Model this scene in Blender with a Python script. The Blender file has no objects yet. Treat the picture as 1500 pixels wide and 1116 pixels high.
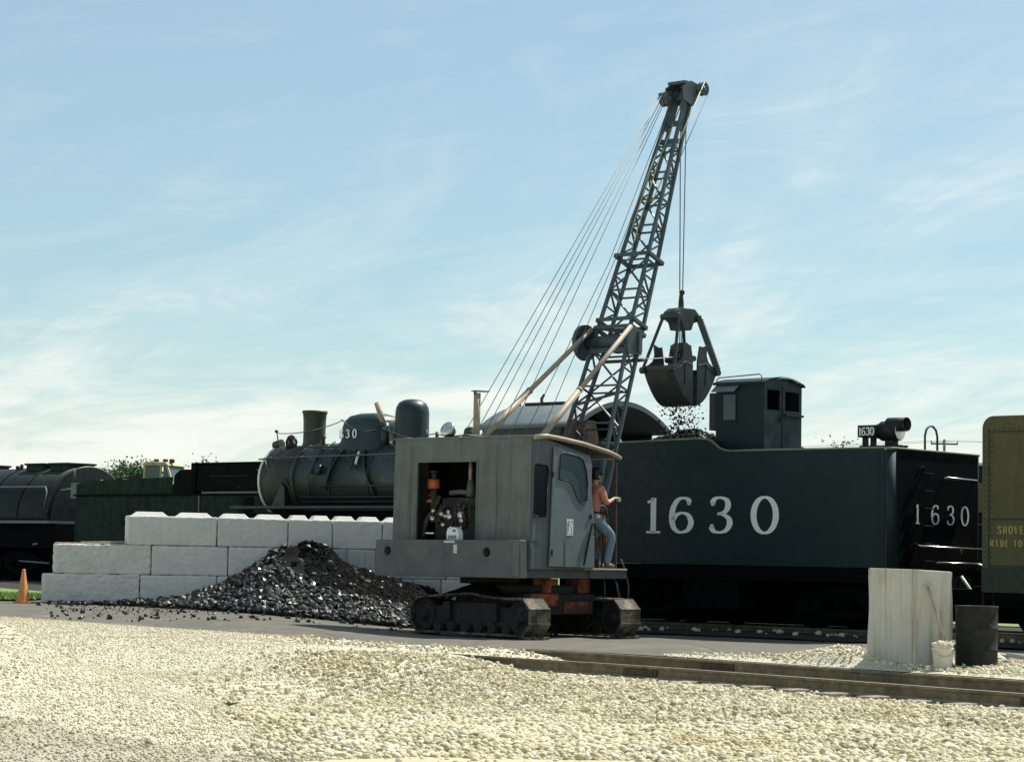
import bpy, bmesh, math, random
import numpy as np
from math import sin, cos, pi, radians, sqrt, atan2
from mathutils import Matrix, Vector
random.seed(7); rng = np.random.default_rng(7)
S = bpy.context.scene; COL = S.collection

# ------------------------------------------------------------------ camera
EYE = 1.4; PITCH = math.atan(262/3400); ROLL = 0.0188
fw = Vector((0, cos(PITCH), sin(PITCH))); up0 = Vector((0, -sin(PITCH), cos(PITCH))); rt0 = Vector((1, 0, 0))
rt = rt0*cos(ROLL)+up0*sin(ROLL); upv = -rt0*sin(ROLL)+up0*cos(ROLL)
cam = bpy.data.cameras.new('camera'); camo = bpy.data.objects.new('camera', cam); COL.objects.link(camo)
cam.lens = 81.6; cam.sensor_width = 36; cam.sensor_fit = 'HORIZONTAL'; cam.clip_end = 3000; cam.clip_start = 0.5
M = Matrix((rt, upv, -fw)).transposed().to_4x4(); M.translation = (0, 0, EYE); camo.matrix_world = M
S.camera = camo
# ------------------------------------------------------------------ sun + sky
SUN_AZ = atan2(0.75, 0.66); SUN_EL = radians(56)
sun = bpy.data.lights.new('sun', 'SUN'); sun.energy = 4.6; sun.angle = radians(0.5); sun.color = (1, 0.95, 0.86)
suno = bpy.data.objects.new('sun', sun); COL.objects.link(suno)
sd = Vector((sin(SUN_AZ)*cos(SUN_EL), cos(SUN_AZ)*cos(SUN_EL), sin(SUN_EL)))
suno.rotation_euler = sd.to_track_quat('Z', 'Y').to_euler(); suno.location = (30, 60, 60)
S.view_settings.view_transform = 'Standard'; S.view_settings.look = 'None'; S.view_settings.gamma = 1
S.view_settings.exposure = 0.5
S.cycles.max_bounces = 6
W = bpy.data.worlds.new('World'); S.world = W; W.use_nodes = True
nt = W.node_tree; N = nt.nodes; L = nt.links
for n in list(N): N.remove(n)
def wn(t, **k):
    n = N.new(t)
    for a, b in k.items(): setattr(n, a, b)
    return n
def wmath(op, a, b=None, c=None):
    n = wn('ShaderNodeMath', operation=op)
    for i, v in enumerate((a, b, c)):
        if v is None: continue
        if isinstance(v, (int, float)): n.inputs[i].default_value = v
        else: L.new(v, n.inputs[i])
    return n.outputs[0]
def wramp(f, stops):
    n = wn('ShaderNodeValToRGB'); e = n.color_ramp.elements
    while len(e) < len(stops): e.new(0.5)
    for el, (p, c) in zip(e, stops): el.position = p; el.color = c if len(c) == 4 else (*c, 1)
    L.new(f, n.inputs[0]); return n.outputs[0]
def wmix(f, a, b, mode='MIX'):
    n = wn('ShaderNodeMix', data_type='RGBA', blend_type=mode)
    if isinstance(f, (int, float)): n.inputs[0].default_value = f
    else: L.new(f, n.inputs[0])
    for i, v in ((6, a), (7, b)):
        if isinstance(v, tuple): n.inputs[i].default_value = (*v, 1)
        else: L.new(v, n.inputs[i])
    return n.outputs[2]
out = wn('ShaderNodeOutputWorld'); bg = wn('ShaderNodeBackground')
sky = wn('ShaderNodeTexSky', sky_type='NISHITA'); sky.sun_disc = False
sky.sun_elevation = SUN_EL; sky.sun_rotation = SUN_AZ; sky.air_density = 1.0; sky.dust_density = 0.6; sky.ozone_density = 1.5
tc = wn('ShaderNodeTexCoord'); sep = wn('ShaderNodeSeparateXYZ'); L.new(tc.outputs['Generated'], sep.inputs[0])
zz = wmath('MAXIMUM', sep.outputs[2], 0.0)
den = wmath('ADD', zz, 0.10)
u = wmath('DIVIDE', sep.outputs[0], den); v = wmath('DIVIDE', sep.outputs[1], den)
def cloudnoise(su, sv, scale, detail, rough, dist, ru=0.35, seed=0.0):
    cb = wn('ShaderNodeCombineXYZ')
    a = wmath('ADD', wmath('MULTIPLY', u, su), wmath('MULTIPLY', v, ru)); L.new(a, cb.inputs[0]); L.new(wmath('MULTIPLY', v, sv), cb.inputs[1]); cb.inputs[2].default_value = seed
    n = wn('ShaderNodeTexNoise'); n.inputs['Scale'].default_value = scale; n.inputs['Detail'].default_value = detail
    n.inputs['Roughness'].default_value = rough; n.inputs['Distortion'].default_value = dist; L.new(cb.outputs[0], n.inputs['Vector'])
    return n.outputs[0]
n1 = cloudnoise(0.8, 0.36, 1.25, 10, 0.62, 1.1, 0.16, 5.7)
n2 = cloudnoise(0.9, 0.7, 2.6, 9, 0.66, 1.6, 0.4, 8.3)
mixn = wmath('ADD', wmath('MULTIPLY', n1, 0.65), wmath('MULTIPLY', n2, 0.35))
# more cloud low in the sky, less overhead
low = wramp(zz, [(0.0, (1,)*3), (0.035, (0.86,)*3), (0.07, (0.62,)*3), (0.10, (0.40,)*3), (0.14, (0.17,)*3), (0.26, (0.0,)*3), (0.6, (0.0,)*3)])
lowv = wmath('MULTIPLY', low, 0.36)
cm = wmath('ADD', mixn, lowv)
mask = wramp(cm, [(0.53, (0,)*3), (0.64, (0.17,)*3), (0.72, (0.50,)*3), (0.81, (0.90,)*3), (1.0, (1,)*3)])
tint = wmix(1.0, sky.outputs[0], (0.74, 0.94, 0.93), 'MULTIPLY')
tint = wmix(0.36, tint, (5.0, 6.0, 6.3))
cloudcol = wramp(zz, [(0.0, (8.1, 8.05, 7.0)), (0.07, (7.9, 8.1, 7.5)), (0.3, (6.6, 7.4, 7.4))])
col = wmix(wmath('MULTIPLY', mask, 0.96), tint, cloudcol)
L.new(col, bg.inputs[0]); bg.inputs[1].default_value = 0.088
L.new(bg.outputs[0], out.inputs[0])

# ------------------------------------------------------------------ materials
class NT:
    def __init__(s, name):
        s.m = bpy.data.materials.new(name); s.m.use_nodes = True
        s.t = s.m.node_tree; s.b = s.t.nodes['Principled BSDF']; s.tc = s.t.nodes.new('ShaderNodeTexCoord')
        s.geo = s.t.nodes.new('ShaderNodeNewGeometry')
    def link(s, a, b): s.t.links.new(a, b)
    def mapp(s, scale, src='Object'):
        n = s.t.nodes.new('ShaderNodeMapping'); n.inputs['Scale'].default_value = scale
        s.link(s.geo.outputs['Position'] if src == 'World' else s.tc.outputs[src], n.inputs[0]); return n.outputs[0]
    def noise(s, scale, detail=5, rough=0.6, vec=(1, 1, 1), dist=0.0, src='Object'):
        n = s.t.nodes.new('ShaderNodeTexNoise'); n.inputs['Scale'].default_value = scale; n.inputs['Detail'].default_value = detail
        n.inputs['Roughness'].default_value = rough; n.inputs['Distortion'].default_value = dist
        s.link(s.mapp(vec, src), n.inputs['Vector']); return n.outputs[0]
    def voro(s, scale, out='Distance', src='World'):
        n = s.t.nodes.new('ShaderNodeTexVoronoi'); n.inputs['Scale'].default_value = scale
        s.link(s.mapp((1, 1, 1), src), n.inputs['Vector']); return n.outputs[out]
    def ramp(s, f, stops):
        n = s.t.nodes.new('ShaderNodeValToRGB'); e = n.color_ramp.elements
        while len(e) < len(stops): e.new(0.5)
        for el, (p, c) in zip(e, stops):
            el.position = p; el.color = (c, c, c, 1) if isinstance(c, (int, float)) else (*c, 1)
        s.link(f, n.inputs[0]); return n.outputs[0]
    def mix(s, f, a, b, mode='MIX'):
        n = s.t.nodes.new('ShaderNodeMix'); n.data_type = 'RGBA'; n.blend_type = mode
        for i, v in ((0, f), (6, a), (7, b)):
            if isinstance(v, (int, float)): n.inputs[i].default_value = v
            elif isinstance(v, tuple): n.inputs[i].default_value = (*v, 1)
            else: s.link(v, n.inputs[i])
        return n.outputs[2]
    def color(s, c): s.link(c, s.b.inputs['Base Color'])
    def bump(s, h, strength=0.3, dist=0.02):
        n = s.t.nodes.new('ShaderNodeBump'); n.inputs['Strength'].default_value = strength; n.inputs['Distance'].default_value = dist
        s.link(h, n.inputs['Height']); s.link(n.outputs[0], s.b.inputs['Normal'])
def mul(c, k): return tuple(min(1, x*k) for x in c)
def paint(name, col, rough=0.5, var=0.25, streak=0.25, rust=0.0, rustcol=(0.20, 0.085, 0.035), metal=0.0, bump=0.15, scale=3.0, dirt=0.0, spec=None, wave=0.0):
    k = NT(name); k.b.inputs['Roughness'].default_value = rough; k.b.inputs['Metallic'].default_value = metal
    f = k.noise(scale, 7, 0.65)
    c = k.mix(k.ramp(f, [(0.3, 0.0), (0.7, 1.0)]), mul(col, 1-var), mul(col, 1+var))
    if streak:
        st = k.noise(1.0, 5, 0.6, (9, 9, 0.55))
        c = k.mix(k.ramp(st, [(0.5, 0.0), (0.72, streak*2.4)]), c, mul(col, 0.45))
        st2 = k.noise(1.0, 4, 0.6, (13, 13, 0.4), 0.2)
        c = k.mix(k.ramp(st2, [(0.55, 0.0), (0.75, streak*1.2)]), c, mul(col, 1.7))
    if rust:
        r = k.noise(2.2, 9, 0.72, (1, 1, 0.7), 0.4)
        c = k.mix(k.ramp(r, [(0.66-rust*0.3, 0.0), (0.72-rust*0.25, 0.85)]), c, rustcol)
    if dirt:
        d = k.noise(0.9, 8, 0.7); c = k.mix(k.ramp(d, [(0.42, 0.0), (0.7, dirt)]), c, (0.10, 0.085, 0.06))
    k.color(c)
    rr = k.noise(scale*2.3, 5); k.link(k.ramp(rr, [(0.3, max(0.05, rough-0.12)), (0.7, min(1, rough+0.15))]), k.b.inputs['Roughness'])
    if spec is not None: k.b.inputs['Specular IOR Level'].default_value = spec
    if wave: k.bump(k.noise(1.1, 2, 0.4), wave, 0.06)
    elif bump: k.bump(k.noise(scale*9, 4), bump, 0.01)
    return k.m
def plain(name, col, rough=0.6, metal=0.0, cloth=False):
    k = NT(name)
    if cloth: k.bump(k.noise(9, 4, 0.6, (1, 1, 0.45), 1.2), 0.9, 0.03)
    k.color(k.mix(k.ramp(k.noise(14, 4), [(0.3, 0.0), (0.7, 1.0)]), mul(col, 0.85), mul(col, 1.12)))
    k.b.inputs['Roughness'].default_value = rough; k.b.inputs['Metallic'].default_value = metal
    return k.m
MT = {}
MT['crane'] = paint('crane_grey_paint', (0.116, 0.131, 0.121), 0.6, 0.18, 0.28, 0.34, (0.125, 0.105, 0.075))
MT['door'] = paint('door_grey_paint', (0.150, 0.185, 0.190), 0.5, 0.12, 0.10, 0.16, (0.20, 0.10, 0.05))
MT['weight'] = paint('counterweight_paint', (0.092, 0.103, 0.099), 0.6, 0.2, 0.12, 0.10, (0.25, 0.15, 0.10))
MT['boom'] = paint('boom_steel_paint', (0.050, 0.075, 0.080), 0.5, 0.3, 0.1, 0.1, (0.12, 0.08, 0.05))
MT['tan'] = paint('worn_tan_steel', (0.33, 0.27, 0.19), 0.55, 0.2, 0.1, 0.1)
MT['tin'] = paint('rusty_plate', (0.10, 0.068, 0.055), 0.75, 0.35, 0.3, 0.2, (0.10, 0.05, 0.04))
MT['orange'] = paint('flaking_orange_paint', (0.27, 0.07, 0.025), 0.75, 0.3, 0.1, 0.78, (0.012, 0.010, 0.009))
MT['rust'] = paint('rusty_steel', (0.055, 0.035, 0.026), 0.8, 0.4, 0.1)
MT['black'] = paint('grimy_black_steel', (0.005, 0.006, 0.006), 0.65, 0.4, 0.1)
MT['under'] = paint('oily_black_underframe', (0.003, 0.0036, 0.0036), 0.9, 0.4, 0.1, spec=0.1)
MT['track'] = paint('crawler_steel', (0.010, 0.0105, 0.009), 0.75, 0.5, 0.1, 0.2, (0.07, 0.055, 0.04))
MT['shoe'] = paint('dusty_track_shoe', (0.050, 0.045, 0.035), 0.75, 0.5, 0.0, 0.1, (0.03, 0.02, 0.015))
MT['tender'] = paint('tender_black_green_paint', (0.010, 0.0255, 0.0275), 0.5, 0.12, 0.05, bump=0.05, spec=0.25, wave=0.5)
MT['tenderend'] = paint('tender_end_shade_black', (0.0012, 0.0016, 0.0016), 0.7, 0.2, 0.0, bump=0.03, spec=0.08)  # shade on the rear end put into the colour as near black
MT['trim'] = paint('olive_bead_highlight', (0.16, 0.17, 0.08), 0.5, 0.2, 0.0)  # paler than the tank: painted highlight along the top edge
k = NT('sunlit_dusty_shoe_steel'); cdu = k.ramp(k.noise(3.5, 6, 0.7, src='World'), [(0.46, (0.035, 0.031, 0.024)), (0.55, (0.17, 0.135, 0.085)), (0.7, (0.30, 0.25, 0.17))])
cdu = k.mix(k.ramp(k.noise(22, 5, 0.7, src='World'), [(0.45, 0.0), (0.62, 0.85)]), cdu, (0.03, 0.027, 0.022)); k.color(cdu); k.b.inputs['Roughness'].default_value = 0.8; k.bump(k.noise(30, 4), 0.3, 0.01); MT['shoe'] = k.m  # beige patches paint sunlit plates as well as dust
MT['letter'] = paint('white_lettering_paint', (0.80, 0.83, 0.76), 0.6, 0.06, 0.03, bump=0.0)
MT['boiler'] = paint('boiler_jacket_paint', (0.008, 0.022, 0.020), 0.42, 0.22, 0.12, 0.08, (0.05, 0.055, 0.03), bump=0.05)
MT['smokebox'] = paint('smokebox_graphite', (0.028, 0.035, 0.026), 0.5, 0.3, 0.15, 0.15, (0.07, 0.065, 0.03))
MT['cabroof'] = paint('faded_roof_paint', (0.13, 0.165, 0.165), 0.5, 0.12, 0.1)
MT['cabside'] = paint('cab_dark_paint', (0.009, 0.015, 0.016), 0.4, 0.2, 0.1)
MT['oldgreen'] = paint('weathered_green_tender', (0.015, 0.031, 0.022), 0.75, 0.55, 0.35, 0.42, (0.005, 0.008, 0.006), scale=9, spec=0.2)
MT['oldblack'] = paint('sooty_black_plate', (0.0028, 0.0042, 0.0034), 0.85, 0.4, 0.2, spec=0.15)
MT['tank'] = paint('sooty_tank_paint', (0.011, 0.021, 0.019), 0.45, 0.45, 0.35, 0.25, (0.012, 0.012, 0.009), scale=3, spec=0.35)
MT['boxcar'] = paint('olive_boxcar_paint', (0.085, 0.075, 0.022), 0.6, 0.14, 0.10, 0.06, (0.10, 0.06, 0.03))
MT['boxdark'] = paint('boxcar_green_black', (0.018, 0.031, 0.017), 0.6, 0.2, 0.1)
MT['ochre'] = plain('ochre_lettering', (0.42, 0.30, 0.08))
MT['glass'] = plain('dusty_dark_glass', (0.012, 0.018, 0.02), 0.3)
MT['greyglass'] = plain('milky_window_pane', (0.07, 0.10, 0.11), 0.2)
MT['chrome'] = plain('bright_metal', (0.6, 0.58, 0.52), 0.25, 0.9)
MT['white'] = plain('white_plastic', (0.75, 0.78, 0.76), 0.45)
MT['cone'] = plain('faded_orange_rubber', (0.62, 0.24, 0.075), 0.6)
MT['orangebit'] = plain('orange_engine_paint', (0.55, 0.13, 0.03), 0.5)
MT['skin'] = plain('skin', (0.50, 0.27, 0.18), 0.55)
MT['shirt'] = plain('salmon_shirt_cloth', (0.55, 0.215, 0.165), 0.85, cloth=True)
MT['jeans'] = plain('faded_denim', (0.16, 0.24, 0.30), 0.9, cloth=True)
MT['hair'] = plain('dark_hair', (0.012, 0.01, 0.01), 0.6)
MT['glove'] = plain('pale_work_glove', (0.7, 0.66, 0.5), 0.85)
MT['shoeleather'] = plain('worn_work_shoe', (0.12, 0.09, 0.06), 0.7)
MT['wood'] = paint('weathered_plank', (0.42, 0.32, 0.24), 0.8, 0.3, 0.2)
MT['tie'] = paint('creosoted_tie', (0.26, 0.22, 0.16), 0.9, 0.35, 0.2)
MT['bucketwhite'] = paint('white_pail_plastic', (0.68, 0.66, 0.55), 0.5, 0.08, 0.1)
MT['drum'] = paint('dark_rusty_drum', (0.010, 0.010, 0.007), 0.8, 0.4, 0.3, 0.34, (0.055, 0.034, 0.018))
MT['cable'] = plain('greasy_wire_rope', (0.10, 0.11, 0.11), 0.5)
MT['cabletan'] = plain('worn_bright_wire_rope', (0.5, 0.45, 0.30), 0.5)
MT['clam'] = paint('clamshell_steel', (0.026, 0.036, 0.038), 0.45, 0.4, 0.25, 0.12, (0.07, 0.05, 0.035))
MT['yellow'] = paint('faded_yellow_paint', (0.52, 0.42, 0.25), 0.6, 0.2, 0.2)
MT['bark'] = plain('bark', (0.12, 0.09, 0.06), 0.9)
def leafmat():
    k = NT('foliage'); r = k.geo.outputs['Random Per Island']
    k.color(k.ramp(r, [(0.0, (0.05, 0.10, 0.035)), (0.6, (0.09, 0.16, 0.05)), (1.0, (0.16, 0.23, 0.08))])); k.b.inputs['Roughness'].default_value = 0.6
    return k.m
MT['leaf'] = leafmat()
def coalmat():
    k = NT('coal'); r = k.geo.outputs['Random Per Island']
    k.color(k.ramp(r, [(0.0, (0.0035, 0.0042, 0.0038)), (0.72, (0.009, 0.010, 0.009)), (0.9, (0.035, 0.036, 0.031)), (1.0, (0.12, 0.118, 0.095))]))
    k.link(k.ramp(r, [(0.0, 0.6), (0.75, 0.4), (1.0, 0.22)]), k.b.inputs['Roughness']); k.b.inputs['Specular IOR Level'].default_value = 0.38
    return k.m
MT['coal'] = coalmat()
k = NT('coal_fines'); k.color(k.ramp(k.noise(30, 5), [(0.3, (0.003, 0.0034, 0.004)), (0.7, (0.009, 0.009, 0.0095))])); k.b.inputs['Roughness'].default_value = 0.8; k.bump(k.noise(45, 5), 1.0, 0.05); k.b.inputs['Specular IOR Level'].default_value = 0.12; MT['fines'] = k.m
def dirtpatch(k, c, dark, amt):
    """dirty, trafficked ground at the near left corner of the yard"""
    sp = k.t.nodes.new('ShaderNodeSeparateXYZ'); k.link(k.geo.outputs['Position'], sp.inputs[0])
    def m(op, a, b):
        n = k.t.nodes.new('ShaderNodeMath'); n.operation = op
        for i, v in enumerate((a, b)):
            if isinstance(v, (int, float)): n.inputs[i].default_value = v
            else: k.link(v, n.inputs[i])
        return n.outputs[0]
    e = m('ADD', m('MULTIPLY', m('SUBTRACT', sp.outputs[1], 18.7), 0.7), m('MULTIPLY', m('ADD', sp.outputs[0], 1.2), 0.5))
    f = m('ADD', m('MULTIPLY', k.noise(0.9, 8, 0.7, (0.7, 1.6, 1), src='World'), 1.6), m('MULTIPLY', e, -1.0))
    return k.mix(k.ramp(f, [(0.78, 0.0), (1.0, amt)]), c, dark)
def stonemat(name, stops):
    k = NT(name); r = k.geo.outputs['Random Per Island']
    c = k.ramp(r, stops); f = k.noise(60, 4); c = k.mix(k.ramp(f, [(0.35, 0.0), (0.7, 0.35)]), c, (0.46, 0.40, 0.26))
    z = k.noise(0.55, 4, 0.6, src='World'); c = k.mix(k.ramp(z, [(0.45, 0.0), (0.7, 0.40)]), c, (0.46, 0.35, 0.15))
    c = dirtpatch(k, c, (0.33, 0.285, 0.20), 0.45)
    k.color(c); k.b.inputs['Roughness'].default_value = 0.85; return k.m
MT['ballast'] = stonemat('limestone_ballast', [(0.0, (0.24, 0.21, 0.13)), (0.25, (0.50, 0.445, 0.28)), (0.75, (0.66, 0.605, 0.41)), (1.0, (0.80, 0.775, 0.63))])
MT['chips'] = stonemat('crushed_limestone', [(0.0, (0.32, 0.28, 0.18)), (0.2, (0.58, 0.53, 0.36)), (0.8, (0.76, 0.71, 0.53)), (1.0, (0.84, 0.82, 0.68))])
def gravelmat():
    k = NT('gravel_ground')
    v = k.voro(38); v2 = k.voro(90)
    c = k.ramp(v, [(0.0, (0.78, 0.74, 0.58)), (0.5, (0.66, 0.62, 0.46)), (0.9, (0.40, 0.36, 0.25))])
    f = k.noise(1.3, 8, 0.65, src='World'); c = k.mix(k.ramp(f, [(0.4, 0.0), (0.7, 0.55)]), c, (0.74, 0.70, 0.55))
    f2 = k.noise(0.5, 6, 0.65, (1, 2.2, 1), src='World'); c = k.mix(k.ramp(f2, [(0.5, 0.0), (0.72, 0.5)]), c, (0.58, 0.51, 0.33))
    f3 = k.noise(7, 6, 0.7, src='World'); c = k.mix(k.ramp(f3, [(0.58, 0.0), (0.72, 0.4)]), c, (0.33, 0.29, 0.19))
    c = dirtpatch(k, c, (0.32, 0.28, 0.20), 0.55)
    k.color(c); k.b.inputs['Roughness'].default_value = 0.9
    k.bump(v, 0.9, 0.03); return k.m
MT['gravel'] = gravelmat()
def sandmat():
    k = NT('fine_sandy_road'); f = k.noise(3, 8, 0.7, (1, 2.5, 1), src='World'); g = k.noise(60, 4, src='World')
    c = k.mix(k.ramp(f, [(0.35, 0.0), (0.7, 1.0)]), (0.50, 0.44, 0.27), (0.60, 0.54, 0.37)); c = k.mix(k.ramp(g, [(0.4, 0.0), (0.7, 0.4)]), c, (0.38, 0.33, 0.2))
    k.color(c); k.b.inputs['Roughness'].default_value = 0.95; k.bump(g, 0.5, 0.02); return k.m
MT['sand'] = sandmat()
def asphaltmat():
    k = NT('dusty_asphalt'); f = k.noise(0.8, 8, 0.7, (1, 2, 1), src='World'); g = k.noise(45, 4, src='World'); h = k.noise(0.35, 5, 0.6, (1.4, 0.8, 1), src='World')
    c = k.mix(k.ramp(f, [(0.35, 0.0), (0.7, 1.0)]), (0.095, 0.087, 0.066), (0.150, 0.137, 0.103))
    c = k.mix(k.ramp(g, [(0.45, 0.0), (0.75, 0.5)]), c, (0.07, 0.067, 0.056))
    c = k.mix(k.ramp(h, [(0.55, 0.0), (0.75, 0.4)]), c, (0.05, 0.05, 0.045))
    cr = k.t.nodes.new('ShaderNodeTexVoronoi'); cr.feature = 'DISTANCE_TO_EDGE'; cr.inputs['Scale'].default_value = 0.45; k.link(k.mapp((1, 1, 1), 'World'), cr.inputs['Vector'])
    c = k.mix(k.ramp(cr.outputs['Distance'], [(0.0, 0.8), (0.012, 0.0)]), c, (0.03, 0.03, 0.027))
    oil = k.noise(2.2, 5, 0.7, src='World'); c = k.mix(k.ramp(oil, [(0.62, 0.0), (0.70, 0.55)]), c, (0.035, 0.034, 0.03))
    dust = k.noise(1.6, 7, 0.75, (1.2, 0.7, 1), src='World'); c = k.mix(k.ramp(dust, [(0.55, 0.0), (0.75, 0.6)]), c, (0.30, 0.28, 0.22))
    k.color(c); k.b.inputs['Roughness'].default_value = 0.9; k.bump(g, 0.35, 0.01); return k.m
MT['asphalt'] = asphaltmat()
k = NT('cinder_bed'); k.color(k.ramp(k.noise(9, 7, 0.7, src='World'), [(0.35, (0.015, 0.015, 0.013)), (0.6, (0.04, 0.037, 0.03)), (0.8, (0.10, 0.09, 0.07))])); k.b.inputs['Roughness'].default_value = 0.95; k.bump(k.voro(30), 0.8, 0.04); MT['cinder'] = k.m
k = NT('grass_ground'); k.color(k.ramp(k.noise(2.5, 8, 0.7, src='World'), [(0.35, (0.10, 0.17, 0.035)), (0.6, (0.17, 0.25, 0.06)), (0.8, (0.24, 0.30, 0.09))])); k.b.inputs['Roughness'].default_value = 0.9; MT['grass'] = k.m
def concmat(name, c0, c1, dark, stain=(0.30, 0.25, 0.17), sst=0.5, bumpk=0.25, rough_zone=None):
    k = NT(name); f = k.noise(2.0, 8, 0.68); c = k.mix(k.ramp(f, [(0.3, 0.0), (0.7, 1.0)]), c0, c1)
    s_ = k.noise(1.0, 5, 0.6, (11, 11, 0.45)); c = k.mix(k.ramp(s_, [(0.5, 0.0), (0.75, sst)]), c, stain)
    p = k.noise(9, 6, 0.7); c = k.mix(k.ramp(p, [(0.6, 0.0), (0.75, 0.35)]), c, dark)
    k.color(c); k.b.inputs['Roughness'].default_value = 0.85; k.bump(k.noise(14, 8, 0.7), bumpk, 0.03); return k.m
MT['block'] = concmat('whitewashed_concrete', (0.57, 0.56, 0.51), (0.72, 0.705, 0.63), (0.28, 0.28, 0.26), (0.36, 0.37, 0.35), 0.25, 0.15)
MT['blockrough'] = concmat('rough_pale_concrete', (0.57, 0.56, 0.505), (0.73, 0.715, 0.64), (0.27, 0.27, 0.25), (0.50, 0.50, 0.47), 0.3, 0.9)
MT['blockdirty'] = concmat('coal_stained_concrete', (0.43, 0.43, 0.40), (0.60, 0.595, 0.54), (0.10, 0.11, 0.11), (0.13, 0.14, 0.13), 0.9, 0.2)
MT['plinth'] = concmat('streaked_concrete', (0.42, 0.41, 0.35), (0.54, 0.53, 0.46), (0.27, 0.25, 0.19), (0.22, 0.15, 0.08), 1.0, 0.25)

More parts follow.
